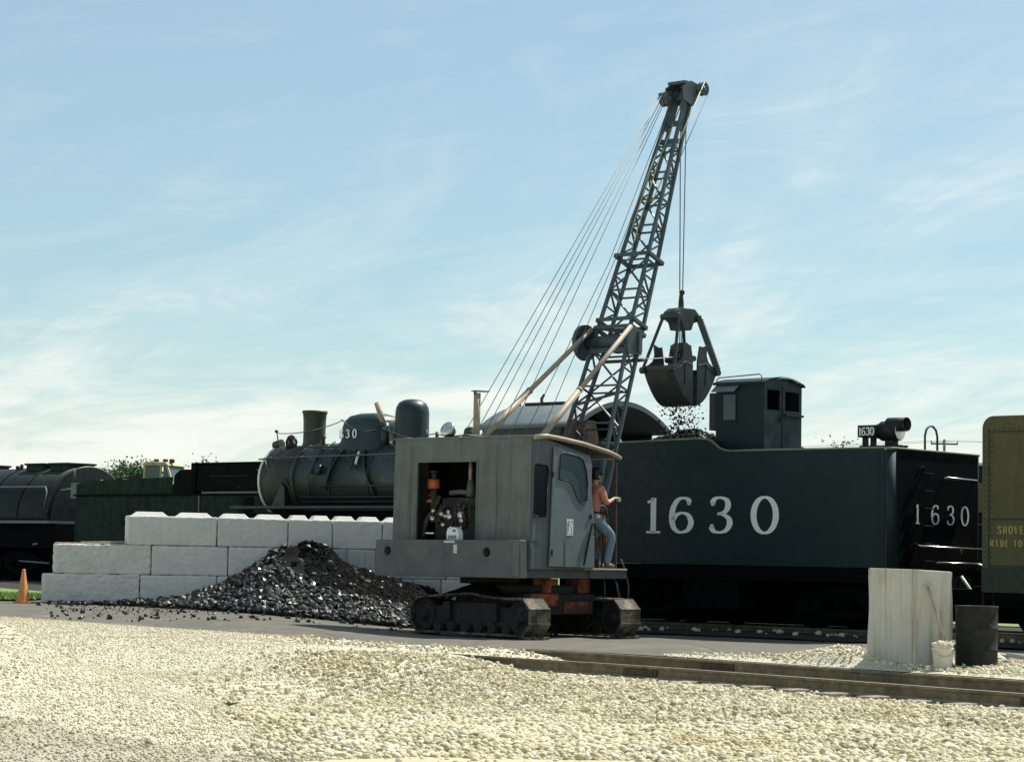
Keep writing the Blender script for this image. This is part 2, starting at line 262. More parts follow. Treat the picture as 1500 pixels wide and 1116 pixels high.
# ------------------------------------------------------------------ mesh builder
def frame(o, yaw=0.0):
    c, s = cos(yaw), sin(yaw)
    return np.array([[c, -s, 0, o[0]], [s, c, 0, o[1]], [0, 0, 1, o[2]], [0, 0, 0, 1.0]])
I4 = np.eye(4)
def unit(a): a = np.asarray(a, float); return a/max(1e-9, np.linalg.norm(a))
class MB:
    def __init__(s, F=I4): s.F = F; s.v = []; s.f = []; s.sm = []
    def add(s, vs, fs, smooth=False):
        o = len(s.v); s.v += [tuple(map(float, p)) for p in vs]; s.f += [tuple(i+o for i in q) for q in fs]; s.sm += [smooth]*len(fs); return s
    def box(s, x0, x1, y0, y1, z0, z1):
        return s.add([(x0, y0, z0), (x1, y0, z0), (x1, y1, z0), (x0, y1, z0), (x0, y0, z1), (x1, y0, z1), (x1, y1, z1), (x0, y1, z1)],
                     [(0, 3, 2, 1), (4, 5, 6, 7), (0, 1, 5, 4), (1, 2, 6, 5), (2, 3, 7, 6), (3, 0, 4, 7)])
    def bar(s, p0, p1, w, h=None, upd=(0, 0, 1)):
        h = h or w; p0 = np.asarray(p0, float); p1 = np.asarray(p1, float); d = unit(p1-p0)
        a = np.cross(d, upd)
        if np.linalg.norm(a) < 1e-3: a = np.cross(d, (1, 0, 0))
        a = unit(a); b = np.cross(a, d); a = a*w/2; b = b*h/2
        vs = [p+i*a+j*b for p in (p0, p1) for i, j in ((-1, -1), (1, -1), (1, 1), (-1, 1))]
        return s.add(vs, [(0, 1, 2, 3), (7, 6, 5, 4), (0, 4, 5, 1), (1, 5, 6, 2), (2, 6, 7, 3), (3, 7, 4, 0)])
    def ring(s, p, d, r, n):
        d = unit(d); a = np.cross(d, (0, 0, 1))
        if np.linalg.norm(a) < 1e-3: a = np.array((1.0, 0, 0))
        a = unit(a); b = np.cross(d, a)
        return [np.asarray(p)+r*(cos(2*pi*i/n)*a+sin(2*pi*i/n)*b) for i in range(n)]
    def cyl(s, p0, p1, r0, r1=None, n=16, caps=True):
        r1 = r0 if r1 is None else r1; d = np.asarray(p1, float)-np.asarray(p0, float)
        vs = s.ring(p0, d, r0, n)+s.ring(p1, d, r1, n)
        s.add(vs, [(i, (i+1) % n, n+(i+1) % n, n+i) for i in range(n)], True)
        if caps:
            s.add(vs[:n], [tuple(reversed(range(n)))]); s.add(vs[n:], [tuple(range(n))])
        return s
    def tube(s, path, r, n=6):
        P = [np.asarray(p, float) for p in path]; vs = []
        for i, p in enumerate(P):
            d = P[min(i+1, len(P)-1)]-P[max(i-1, 0)]
            vs += s.ring(p, d, r if np.isscalar(r) else r[i], n)
        fs = [(k*n+i, k*n+(i+1) % n, (k+1)*n+(i+1) % n, (k+1)*n+i) for k in range(len(P)-1) for i in range(n)]
        s.add(vs, fs, True); s.add(vs[:n], [tuple(reversed(range(n)))]); s.add(vs[-n:], [tuple(range(n))]); return s
    def lathe(s, prof, c=(0, 0, 0), axis='z', n=24, sx=1.0, sy=1.0):
        vs = []
        for r, z in prof:
            for i in range(n):
                a = 2*pi*i/n; p = (r*cos(a)*sx, r*sin(a)*sy, z)
                if axis == 'y': p = (p[0], p[2], p[1])
                if axis == 'x': p = (p[2], p[0], p[1])
                vs.append((p[0]+c[0], p[1]+c[1], p[2]+c[2]))
        fs = [(k*n+i, k*n+(i+1) % n, (k+1)*n+(i+1) % n, (k+1)*n+i) for k in range(len(prof)-1) for i in range(n)]
        s.add(vs, fs, True)
        if prof[0][0] > 1e-3: s.add(vs[:n], [tuple(reversed(range(n)))])
        if prof[-1][0] > 1e-3: s.add(vs[-n:], [tuple(range(n))])
        return s
    def ell(s, c, r, n=12):
        pr = [(max(1e-4, sin(pi*i/n)), -cos(pi*i/n)) for i in range(n+1)]
        o = len(s.v); s.lathe(pr, (0, 0, 0), 'z', n+4)
        for i in range(o, len(s.v)): p = s.v[i]; s.v[i] = (p[0]*r[0]+c[0], p[1]*r[1]+c[1], p[2]*r[2]+c[2])
        return s
    def prism(s, poly, axis, a0, a1, holes=(), smooth=False):
        """poly in the plane normal to axis: x:(y,z)  y:(x,z)  z:(x,y)"""
        def P(q, a): return {'x': (a, q[0], q[1]), 'y': (q[0], a, q[1]), 'z': (q[0], q[1], a)}[axis]
        if not holes:
            n = len(poly); vs = [P(q, a0) for q in poly]+[P(q, a1) for q in poly]
            s.add(vs, [tuple(range(n)), tuple(range(2*n-1, n-1, -1))]); s.add(vs, [(i, (i+1) % n, n+(i+1) % n, n+i) for i in range(n)], smooth); return s
        bm = bmesh.new(); loops = [poly]+list(holes)
        for lp in loops:
            vv = [bm.verts.new(P(q, a0)) for q in lp]
            for i in range(len(vv)): bm.edges.new((vv[i], vv[(i+1) % len(vv)]))
        bmesh.ops.triangle_fill(bm, edges=bm.edges[:], use_beauty=True); bm.verts.index_update()
        f0 = [tuple(v.index for v in f.verts) for f in bm.faces]; b0 = [tuple(v.co) for v in bm.verts]; bm.free()
        ax = 'xyz'.index(axis); b1 = [tuple(a1 if j == ax else c for j, c in enumerate(p)) for p in b0]; n = len(b0)
        s.add(b0+b1, f0+[tuple(i+n for i in reversed(f)) for f in f0]); o = 0
        fs = []
        for lp in loops:
            m = len(lp); fs += [(o+i, o+(i+1) % m, n+o+(i+1) % m, n+o+i) for i in range(m)]; o += m
        return s.add(b0+b1, fs)
    def build(s, name, mat, parent=None, bevel=0.0, mats=None):
        me = bpy.data.meshes.new(name); V = np.array(s.v) if s.v else np.zeros((0, 3))
        V = V @ s.F[:3, :3].T + s.F[:3, 3]
        me.from_pydata(V.tolist(), [], s.f)
        me.polygons.foreach_set('use_smooth', s.sm); me.materials.append(MT[mat] if isinstance(mat, str) else mat)
        bm = bmesh.new(); bm.from_mesh(me); bmesh.ops.remove_doubles(bm, verts=bm.verts, dist=0.0004)
        bmesh.ops.recalc_face_normals(bm, faces=bm.faces); bm.to_mesh(me); bm.free(); me.update()
        o = bpy.data.objects.new(name, me); COL.objects.link(o)
        if parent: o.parent = parent
        if bevel:
            b = o.modifiers.new('bevel', 'BEVEL'); b.width = bevel; b.segments = 2; b.limit_method = 'ANGLE'; b.angle_limit = radians(40)
        return o
def tag(o, label=None, cat=None, group=None, kind=None):
    if label: o['label'] = label
    if cat: o['category'] = cat
    if group: o['group'] = group
    if kind: o['kind'] = kind
    return o
def thing(name, label, cat, loc=(0, 0, 0), yaw=0.0, group=None):
    o = bpy.data.objects.new(name, None); o.empty_display_size = 0.2; COL.objects.link(o); o.location = loc; o.rotation_euler = (0, 0, yaw)
    return tag(o, label, cat, group)
def rocks(name, mat, P, R, sub=1, flat=1.0, jag=0.25, smooth=True, kinds=8, parent=None):
    """one mesh of many individually turned and squashed stones"""
    bm = bmesh.new(); bmesh.ops.create_icosphere(bm, subdivisions=sub, radius=1.0); bm.verts.ensure_lookup_table()
    B = np.array([v.co[:] for v in bm.verts]); Fc = np.array([[v.index for v in f.verts] for f in bm.faces]); bm.free()
    n = len(P); nv = len(B); V = np.empty((n, nv, 3), np.float32)
    bases = [B*(1+jag*rng.uniform(-1, 1, (nv, 1))) for _ in range(kinds)]
    kind = rng.integers(0, kinds, n)
    q = rng.normal(size=(n, 4)); q /= np.linalg.norm(q, axis=1)[:, None]; w, x, y, z = q.T
    Rm = np.stack([1-2*(y*y+z*z), 2*(x*y-z*w), 2*(x*z+y*w), 2*(x*y+z*w), 1-2*(x*x+z*z), 2*(y*z-x*w), 2*(x*z-y*w), 2*(y*z+x*w), 1-2*(x*x+y*y)], 1).reshape(n, 3, 3)
    sc = rng.uniform(0.65, 1.25, (n, 3))
    for kk in range(kinds):
        m = kind == kk; X = bases[kk][None]*sc[m][:, None, :]; V[m] = np.einsum('nij,nvj->nvi', Rm[m], X)
    V *= np.asarray(R)[:, None, None]; V[:, :, 2] *= flat; V += np.asarray(P)[:, None, :]
    me = bpy.data.meshes.new(name); nf = len(Fc)*n
    me.vertices.add(n*nv); me.vertices.foreach_set('co', V.reshape(-1))
    idx = (Fc[None]+(np.arange(n)*nv)[:, None, None]).reshape(-1).astype(np.int32)
    me.loops.add(nf*3); me.loops.foreach_set('vertex_index', idx)
    me.polygons.add(nf); me.polygons.foreach_set('loop_start', np.arange(0, nf*3, 3, dtype=np.int32)); me.polygons.foreach_set('loop_total', np.full(nf, 3, np.int32))
    me.polygons.foreach_set('use_smooth', np.full(nf, smooth)); me.materials.append(MT[mat]); me.update(calc_edges=True); me.validate()
    o = bpy.data.objects.new(name, me); COL.objects.link(o)
    if parent: o.parent = parent; o['kind'] = 'stuff'
    return o
def catmull(P, m=10, closed=False):
    P = [np.asarray(p, float) for p in P]; n = len(P); outp = []
    for i in range(n if closed else n-1):
        if closed: a, b, c, d = P[i-1], P[i], P[(i+1) % n], P[(i+2) % n]
        else: a, b, c, d = P[max(i-1, 0)], P[i], P[i+1], P[min(i+2, n-1)]
        for k in range(m):
            t = k/m; outp.append(0.5*((2*b)+(-a+c)*t+(2*a-5*b+4*c-d)*t*t+(-a+3*b-3*c+d)*t**3))
    if not closed: outp.append(P[-1])
    return outp
# roman letter strokes, unit height, width about 0.7
def ellp(cx, cy, rx, ry): return ('c', [(cx+rx*cos(2*pi*i/12), cy+ry*sin(2*pi*i/12)) for i in range(12)])
GL = {
 '0': [ellp(0.35, 0.5, 0.27, 0.475)],
 '1': [('l', [(0.36, 0.02), (0.36, 0.97)]), ('h', [(0.13, 0.025), (0.59, 0.025)]), ('t', [(0.36, 0.97), (0.30, 0.90), (0.17, 0.85)])],
 '6': [('s', [(0.57, 0.83), (0.50, 0.93), (0.38, 0.965), (0.24, 0.90), (0.13, 0.70), (0.09, 0.42), (0.14, 0.17), (0.26, 0.045), (0.37, 0.03), (0.52, 0.10), (0.60, 0.29), (0.53, 0.48), (0.38, 0.555), (0.22, 0.50), (0.12, 0.36)]), ('d', (0.54, 0.82, 0.055))],
 '3': [('s', [(0.13, 0.80), (0.20, 0.93), (0.34, 0.97), (0.49, 0.91), (0.54, 0.76), (0.47, 0.60), (0.32, 0.535), (0.26, 0.53)]), ('s', [(0.26, 0.53), (0.42, 0.51), (0.56, 0.40), (0.58, 0.24), (0.49, 0.09), (0.33, 0.03), (0.18, 0.07), (0.10, 0.20)]), ('d', (0.15, 0.80, 0.055)), ('d', (0.13, 0.20, 0.055))],
 'S': [('s', [(0.55, 0.78), (0.45, 0.94), (0.30, 0.96), (0.15, 0.86), (0.15, 0.68), (0.32, 0.54), (0.50, 0.43), (0.58, 0.25), (0.48, 0.08), (0.32, 0.03), (0.16, 0.07), (0.09, 0.24)])],
 'H': [('l', [(0.14, 0), (0.14, 1)]), ('l', [(0.56, 0), (0.56, 1)]), ('h', [(0.14, 0.5), (0.56, 0.5)]), ('h', [(0.02, 0.03), (0.26, 0.03)]), ('h', [(0.44, 0.03), (0.68, 0.03)]), ('h', [(0.02, 0.97), (0.26, 0.97)]), ('h', [(0.44, 0.97), (0.68, 0.97)])],
 'O': [ellp(0.35, 0.5, 0.27, 0.475)],
 'V': [('l', [(0.08, 0.97), (0.35, 0.03)]), ('h', [(0.35, 0.03), (0.62, 0.97)]), ('h', [(0.0, 0.97), (0.22, 0.97)]), ('h', [(0.5, 0.97), (0.70, 0.97)])],
 'R': [('l', [(0.14, 0), (0.14, 1)]), ('s', [(0.14, 0.97), (0.38, 0.96), (0.52, 0.86), (0.52, 0.66), (0.38, 0.53), (0.14, 0.52)]), ('l', [(0.34, 0.52), (0.60, 0.02)]), ('h', [(0.02, 0.03), (0.26, 0.03)])],
 'I': [('l', [(0.35, 0), (0.35, 1)]), ('h', [(0.2, 0.03), (0.5, 0.03)]), ('h', [(0.2, 0.97), (0.5, 0.97)])],
 'D': [('l', [(0.14, 0), (0.14, 1)]), ('s', [(0.02, 0.97), (0.34, 0.96), (0.56, 0.80), (0.60, 0.5), (0.56, 0.20), (0.34, 0.04), (0.02, 0.03)])],
 'E': [('l', [(0.16, 0), (0.16, 1)]), ('h', [(0.04, 0.03), (0.58, 0.03)]), ('h', [(0.16, 0.5), (0.46, 0.5)]), ('h', [(0.04, 0.97), (0.58, 0.97)])],
 'T': [('l', [(0.35, 0), (0.35, 1)]), ('h', [(0.05, 0.97), (0.65, 0.97)]), ('h', [(0.2, 0.03), (0.5, 0.03)])],
}
def letters(mb, text, mp, h, pitch, wid=1.0, thick=0.17, thin=0.05):
    """mp(u, v) -> 3-D point on the surface; u runs along the writing"""
    u0 = 0.0
    for ch in text:
        if ch == ' ': u0 += pitch*0.6; continue
        for kind, pts in GL[ch]:
            if kind == 'd':
                cx_, cy_, r = pts; vs = [mp(u0+(cx_+r*cos(a))*wid*h, (cy_+r*sin(a))*h) for a in np.linspace(0, 2*pi, 13)[:-1]]
                mb.add(vs, [tuple(range(12))]); continue
            closed = kind == 'c'
            P = np.array(catmull(pts, 6, closed) if kind in 'cst' else pts, float)
            P[:, 0] *= wid; n = len(P); vs = []
            for i in range(n):
                if closed: d = P[(i+1) % n]-P[i-1]
                else: d = P[min(i+1, n-1)]-P[max(i-1, 0)]
                d = unit(d); w_ = {'l': thick, 'h': thin, 't': thin*1.3}.get(kind, thin+(thick-thin)*abs(d[1])**1.3)
                nn = np.array((-d[1], d[0]))*w_/2
                for sg in (-1, 1): q = P[i]+sg*nn; vs.append(mp(u0+q[0]*h, q[1]*h))
            fs = [(2*i, 2*i+1, 2*((i+1) % n)+1, 2*((i+1) % n)) for i in range(n if closed else n-1)]
            mb.add(vs, fs)
        u0 += pitch
    return mb

# ------------------------------------------------------------------ ground heights
U_TR = radians(-42); TRO = np.array([8.15, 44.19]); TRX = np.array([cos(U_TR), sin(U_TR)]); TRY = np.array([-sin(U_TR), cos(U_TR)])
def tr(x, y): p = TRO+TRX*x+TRY*y; return float(p[0]), float(p[1])
near_pts = [(9.0, 24.0, -0.055), (6.1, 27.6, -0.055), (2.39, 32.5, -0.055), (-0.1, 34.9, -0.04), (-2.33, 36.6, -0.005), (-4.6, 38.1, 0.06), (-7.2, 39.5, 0.135), (-11, 40.9, 0.25), (-16, 42, 0.33)]
near_line = np.array(catmull(near_pts, 12))
tang = np.gradient(near_line, axis=0)[:, :2]; tang /= np.linalg.norm(tang, axis=1)[:, None]
nrm = np.stack([-tang[:, 1], tang[:, 0]], 1); nrm *= np.sign(nrm[:, 1])[:, None]
far_line = near_line.copy(); far_line[:, :2] += nrm*1.5
far_line[:, 2] += 0.055*np.clip((near_line[:, 0]+3)/3, 0, 1)
CT = [(p[0], p[1], p[2]+0.0) for p in far_line[::8]]+[(p[0], p[1], p[2]) for p in near_line[::8]]+[(p[0]-n_[0]*1.2, p[1]-n_[1]*1.2, p[2]-0.01) for p, n_ in zip(near_line[::8], nrm[::8])]+[(p[0]-0.76*8, p[1]-0.65*8, -0.06) for p in near_line[0:40:12]]
CT += [(0.3, 43.2, 0), (0.4, 41, 0), (2.2, 42.4, 0), (-1.9, 43.5, 0.03), (-1, 46, 0.05), (3, 45, 0), (-3.3, 45, 0.2), (-5.6, 44, 0.25), (-3.8, 42.6, 0.17), (-2.5, 48.2, 0.28), (-9.4, 46.5, 0.374), (-6, 47.3, 0.34), (-13, 49, 0.37), (-15, 60, 0.40), (-30, 75, 0.40), (-15, 70, 0.4), (-14, 43, 0.33)]
for xx in (8, 3, 0, -4, -8): CT += [(*tr(xx, -1.5), 0.0), (*tr(xx, 2), 0.0)]
CT += [(*tr(-13, 0), 0.05), (*tr(-18, 0), 0.1), (*tr(-24, 5), 0.25), (*tr(0, 12), 0.0), (*tr(-10, 14), 0.05), (30, 30, 0), (20, 15, -0.1), (-20, 20, 0.1), (-12, 30, 0.1), (-6, 30, 0.03), (0, 16, -0.1), (-6, 16, -0.1), (0, 90, 0.2), (40, 90, 0.2), (-50, 90, 0.4), (40, 50, 0)]
CT = np.array(CT); KC = 2.5
def kern(A, B): d = A[:, None, :]-B[None]; return np.sqrt((d**2).sum(2)+KC**2)
KM = kern(CT[:, :2], CT[:, :2])+0.02*np.eye(len(CT)); ones = np.ones((len(CT), 1))
SOL = np.linalg.solve(np.block([[KM, ones], [ones.T, np.zeros((1, 1))]]), np.append(CT[:, 2], 0))
def gA(X, Y):
    X = np.atleast_1d(np.asarray(X, float)); Y = np.atleast_1d(np.asarray(Y, float)); P = np.stack([X.ravel(), Y.ravel()], 1)
    z = np.concatenate([kern(P[i:i+20000], CT[:, :2]) @ SOL[:-1] for i in range(0, len(P), 20000)])+SOL[-1]
    far = np.clip((np.hypot(P[:, 0], P[:, 1]-45)-55)/40, 0, 1); z = np.clip(z, -0.3, 0.5)*(1-far)+0.2*far
    return z.reshape(X.shape)
def railside(X, Y):
    """signed distance beyond the far rail, and rail parameter"""
    P = np.stack([np.ravel(X), np.ravel(Y)], 1); d = np.empty(len(P)); px_ = np.empty(len(P))
    for i in range(0, len(P), 20000):
        D = P[i:i+20000, None, :]-far_line[None, :, :2]; j = (D**2).sum(2).argmin(1)
        d[i:i+20000] = (D[np.arange(len(j)), j]*nrm[j]).sum(1); px_[i:i+20000] = near_line[j, 0]
    return d.reshape(np.shape(X)), px_.reshape(np.shape(X))
def sstep(a, b, x): t = np.clip((x-a)/(b-a), 0, 1); return t*t*(3-2*t)
def vnoise(X, Y, s, seed=0):
    r = np.random.default_rng(seed); acc = 0
    for k_ in range(7):
        a, b, c = r.uniform(-1, 1), r.uniform(-1, 1), r.uniform(0, 6.28); acc = acc+np.sin((a*X+b*Y)*s*2.2+c+1.3*np.sin((b*X-a*Y)*s*1.7+c*2))
    return acc/3.2
def gG(X, Y):
    """gravel ground height"""
    z = gA(X, Y); d, p = railside(X, Y)
    bed = sstep(-0.9, 0.7, p)
    z = z-0.045*(d > 0.6)-np.where(d < 0.6, 1, 0)*(0.190*bed-0.002)-0.05*((d > 0) & (d < 0.6))-0.03*bed*((d < 0) & (d > -1.45))
    infront = sstep(0.3, 2.2, -(d+1.5)); right = sstep(-3.0, 0.0, X)
    z = z+infront*right*0.05*(1+0.8*vnoise(X, Y, 0.9, 3))+0.012*vnoise(X, Y, 2.0, 5)*(d < -1.7)
    # shallow hollow near the foot of the picture, right of centre
    z = z-0.09*np.exp(-((X-2.6)/1.6)**2-((Y-20.6)/0.9)**2)
    return z
def gridmesh(name, X, Y, Z, mat, kind='structure'):
    ny, nx = X.shape; V = np.stack([X, Y, Z], 2).reshape(-1, 3)
    idx = np.arange(nx*ny).reshape(ny, nx); F = np.stack([idx[:-1, :-1], idx[:-1, 1:], idx[1:, 1:], idx[1:, :-1]], 2).reshape(-1, 4)
    me = bpy.data.meshes.new(name); me.from_pydata(V.tolist(), [], F.tolist()); me.polygons.foreach_set('use_smooth', [True]*len(F)); me.materials.append(MT[mat]); me.update()
    o = bpy.data.objects.new(name, me); COL.objects.link(o); return tag(o, kind=kind)
def axis_(parts): return np.unique(np.concatenate([np.linspace(a, b, n) for a, b, n in parts]))
xs = axis_([(-700, -60, 12), (-60, -16, 30), (-16, 14, 151), (14, 60, 30), (60, 700, 12)]); ys = axis_([(4, 15, 8), (15, 42, 160), (42, 70, 50), (70, 200, 20), (200, 1500, 12)])
X, Y = np.meshgrid(xs, ys); gridmesh('ground', X, Y, gG(X, Y), 'gravel')
# asphalt yard beyond the far rail
dd = axis_([(0, 3, 10), (3, 18, 40)]); edge = 0.06+np.where(near_line[:, 0] < -1.5, 0.10*vnoise(near_line[:, 0], near_line[:, 1], 2.5, 8)-0.02, 0)
Dg = edge[:, None]+dd[None]; Xa = far_line[:, 0:1]+nrm[:, 0:1]*Dg; Ya = far_line[:, 1:2]+nrm[:, 1:2]*Dg
gridmesh('asphalt_yard', Xa, Ya, gA(Xa, Ya), 'asphalt')
# cinder bed under the locomotive track, grass beyond it
gx, gy = np.meshgrid(np.linspace(-60, 30, 120), np.linspace(-2.3, 8.6, 24)); Xb = TRO[0]+TRX[0]*gx+TRY[0]*gy; Yb = TRO[1]+TRX[1]*gx+TRY[1]*gy
gridmesh('track_bed', Xb, Yb, gA(Xb, Yb)+0.03+0.06*sstep(-2.3, -1.6, gy)+0.015*vnoise(Xb, Yb, 3, 2), 'cinder')
gx, gy = np.meshgrid(np.linspace(-120, 120, 50), np.linspace(8.4, 300, 40)); Xb = TRO[0]+TRX[0]*gx+TRY[0]*gy; Yb = TRO[1]+TRX[1]*gx+TRY[1]*gy
gridmesh('grass_field', Xb, Yb, gA(Xb, Yb)+0.12, 'grass')
a_, b_ = np.meshgrid(np.linspace(0, 1, 40), np.linspace(0, 1, 40))
q00, q10, q01, q11 = np.array((-9.75, 47.0)), np.array((-40., 45.0)), np.array((-9.2, 57.)), np.array((-40., 86.))
Q = q00*((1-a_)*(1-b_))[..., None]+q10*(a_*(1-b_))[..., None]+q01*((1-a_)*b_)[..., None]+q11*(a_*b_)[..., None]
gridmesh('grass_verge', Q[..., 0], Q[..., 1], gA(Q[..., 0], Q[..., 1])+0.05, 'grass')
# pale gravel tongue banked against the concrete block
tx, ty = np.meshgrid(np.linspace(0, 1, 60), np.linspace(0, 1, 30))
sel = far_line[(far_line[:, 0] > 2.2) & (far_line[:, 0] < 8.0)][::-1]; ts = np.linspace(0, 1, len(sel))
bx_ = np.interp(tx, ts, sel[:, 0]); by_ = np.interp(tx, ts, sel[:, 1])
wd = np.interp(tx, [0, 0.15, 0.40, 0.56, 0.72, 1], [0.05, 0.35, 0.75, 2.2, 2.6, 2.4])+0.06*np.sin(tx*40)
Xt = bx_+0.765*(0.05+wd*ty); Yt = by_+0.644*(0.05+wd*ty)
def tonguez(X, Y, tyy): return gA(X, Y)+0.006+0.03*np.sin(pi*np.clip(tyy, 0, 1))+0.20*np.exp(-((X-4.75)/0.55)**2-((Y-32.9)/1.3)**2)*sstep(0.0, 0.4, tyy)
Zt = tonguez(Xt, Yt, ty)
gridmesh('gravel_bank', Xt, Yt, Zt, 'gravel')
# sandy lane at the foot of the picture
sx_, sy_ = np.meshgrid(np.linspace(-1.6, 14, 80), np.linspace(0, 1, 20))
Xs = sx_; Ys = 12+sy_*(19.1-12-0.10*(sx_-1)+0.12*np.sin(sx_*2.3)+0.05*np.sin(sx_*7)-0.9*np.exp(-(sx_+1.6)*2.2))
gridmesh('sandy_lane', Xs, Ys, gG(Xs, Ys)+0.012, 'sand')

# ------------------------------------------------------------------ loose stone
def scatter(n, x0, x1, y0, y1, keep, zf, rmin, rmax, name, mat, sub, **kw):
    X = rng.uniform(x0, x1, n); Y = rng.uniform(y0, y1, n); m = (np.abs(X) < 0.2206*Y+1.2); X, Y = X[m], Y[m]; m = keep(X, Y); X, Y = X[m], Y[m]
    R = rng.uniform(rmin, rmax, len(X))*rng.choice([0.8, 1, 1, 1.35], len(X)); Z = zf(X, Y)+R*rng.uniform(-0.1, 0.75, len(X))
    o = rocks(name, mat, np.stack([X, Y, Z], 1), R, sub, 0.85, **kw)
    return tag(o, kind='stuff')
def bigzone(X, Y): return X+0.45*rng.normal(size=np.shape(X)) > -2.0+0.25*(Y-20)*0.0+0.55*vnoise(X, Y, 0.8, 11)-0.12*(Y-24)*(Y > 24)+0.3*(20-Y)*(Y < 20)
def lane(X, Y): return (Y < 19.1-0.10*(X-1)+0.12*np.sin(X*2.3)-0.9*np.exp(-np.clip(X+1.6, 0, 9)*2.2)-0.06) & (X > -1.6)
def inB(X, Y):
    d, p = railside(X, Y); ok = (d < -2.0-0.12*rng.uniform(size=len(X))) | (p < 0.4) | (rng.uniform(size=len(X)) < 0.25); return ok & (d < -1.60) & bigzone(X, Y) & ~(lane(X, Y) & (rng.uniform(size=len(X)) > 0.04))
scatter(66000, -4, 6.5, 17.5, 23.5, inB, gG, 0.011, 0.032, 'ballast_stones', 'ballast', 2, jag=0.16)
scatter(60000, -5, 8.5, 23.5, 35, inB, gG, 0.013, 0.034, 'ballast_stones', 'ballast', 1, jag=0.3, smooth=False)
def between(X, Y): d, p = railside(X, Y); return (d < -0.12) & (d > -1.38)
scatter(16000, -4, 9, 24, 39, between, gG, 0.018, 0.034, 'ballast_stones', 'ballast', 1, jag=0.3, smooth=False)
def inC(X, Y): d, p = railside(X, Y); return (d < -0.05) & ~bigzone(X, Y) & ~lane(X, Y) & (np.abs(d+1.5) > 0.07)
scatter(150000, -9.5, 1, 16.5, 43, inC, gG, 0.005, 0.015, 'crushed_stone', 'chips', 1, jag=0.2)
def onT(X, Y): d, p = railside(X, Y); return (d > 0.1) & (d < np.interp(X, [2.6, 4, 5.5, 9], [0.2, 0.8, 2.4, 2.4])) & (X > 2.6)
scatter(9000, 2.5, 8, 28.5, 36.5, onT, lambda X, Y: tonguez(X, Y, 0.5*np.ones_like(X)), 0.010, 0.026, 'crushed_stone', 'chips', 1, jag=0.2)

# ------------------------------------------------------------------ foreground rails and ties
def railmesh(line):
    prof = [(-0.07, 0.0), (0.07, 0.0), (0.07, -0.0), (0.036, 0.0), (0.036, -0.035), (0.010, -0.05), (0.010, -0.14), (0.068, -0.16), (0.068, -0.175), (-0.068, -0.175), (-0.068, -0.16), (-0.010, -0.14), (-0.010, -0.05), (-0.036, -0.035), (-0.036, 0.0)][3:]
    prof = prof; n = len(prof); vs = []
    for i, p in enumerate(line):
        for a, z in prof: vs.append((p[0]+nrm[i][0]*a, p[1]+nrm[i][1]*a, p[2]+z))
    mb = MB(); m = len(line)
    mb.add(vs, [(k_*n+i, k_*n+(i+1) % n, (k_+1)*n+(i+1) % n, (k_+1)*n+i) for k_ in range(m-1) for i in range(n)]); mb.add(vs[:n], [tuple(range(n))]); mb.add(vs[-n:], [tuple(range(n))])
    return mb
k = NT('rail_steel'); sepn = k.t.nodes.new('ShaderNodeSeparateXYZ'); k.link(k.geo.outputs['Normal'], sepn.inputs[0])
c = k.ramp(k.noise(6, 7, 0.7), [(0.35, (0.085, 0.068, 0.035)), (0.55, (0.15, 0.122, 0.07)), (0.75, (0.27, 0.22, 0.14))]); top = k.ramp(sepn.outputs[2], [(0.92, 0.0), (0.97, 1.0)])
k.color(k.mix(top, c, (0.42, 0.37, 0.29))); k.link(k.ramp(sepn.outputs[2], [(0.92, 0.75), (0.97, 0.35)]), k.b.inputs['Roughness']); MT['rail'] = k.m
def rail_fittings(line, par, side):
    c_ = np.concatenate([[0], np.cumsum(np.linalg.norm(np.diff(line[:, :2], axis=0), axis=1))])
    def at(s_): return np.array([np.interp(s_, c_, line[:, i]) for i in range(3)]), np.array([np.interp(s_, c_, nrm[:, i]) for i in (0, 1)])
    for s0 in (4.3, 11.5):
        b = MB(); p0, n0 = at(s0-0.33); p1, n1_ = at(s0+0.33)
        for sg in (-1, 1): b.bar((*(p0[:2]+n0*sg*0.026), p0[2]-0.095), (*(p1[:2]+n1_*sg*0.026), p1[2]-0.095), 0.025, 0.085)
        for q in (-0.25, -0.1, 0.1, 0.25):
            p, n_ = at(s0+q); b.cyl((*(p[:2]-n_*0.06), p[2]-0.095), (*(p[:2]+n_*0.06), p[2]-0.095), 0.016, n=8)
        b.build('joint_bar', 'rust', par)
    b = MB()
    for s0 in np.arange(1.0, 10.5, 0.72):
        p, n_ = at(s0)
        for sg in (-1, 1): b.box(p[0]+n_[0]*sg*0.085-0.012, p[0]+n_[0]*sg*0.085+0.012, p[1]+n_[1]*sg*0.085-0.012, p[1]+n_[1]*sg*0.085+0.012, p[2]-0.18, p[2]-0.145)
    o = b.build('spike', 'rust', par); o['kind'] = 'stuff'
rl = railmesh(near_line).build('rail', 'rail'); rail_fittings(near_line, rl, -1); tag(rl, 'rusty rail nearest the camera, edging the big pale ballast', 'rail', 'rails of the foreground track')
rl = railmesh(far_line).build('rail', 'rail'); rail_fittings(far_line, rl, -1); tag(rl, 'rusty rail of the foreground track lying against the asphalt', 'rail', 'rails of the foreground track')
cum = np.concatenate([[0], np.cumsum(np.linalg.norm(np.diff(near_line[:, :2], axis=0), axis=1))])
tb = MB().box(-0.12, 0.12, -0.50, 1.95, -0.18, 0.0); proto = None
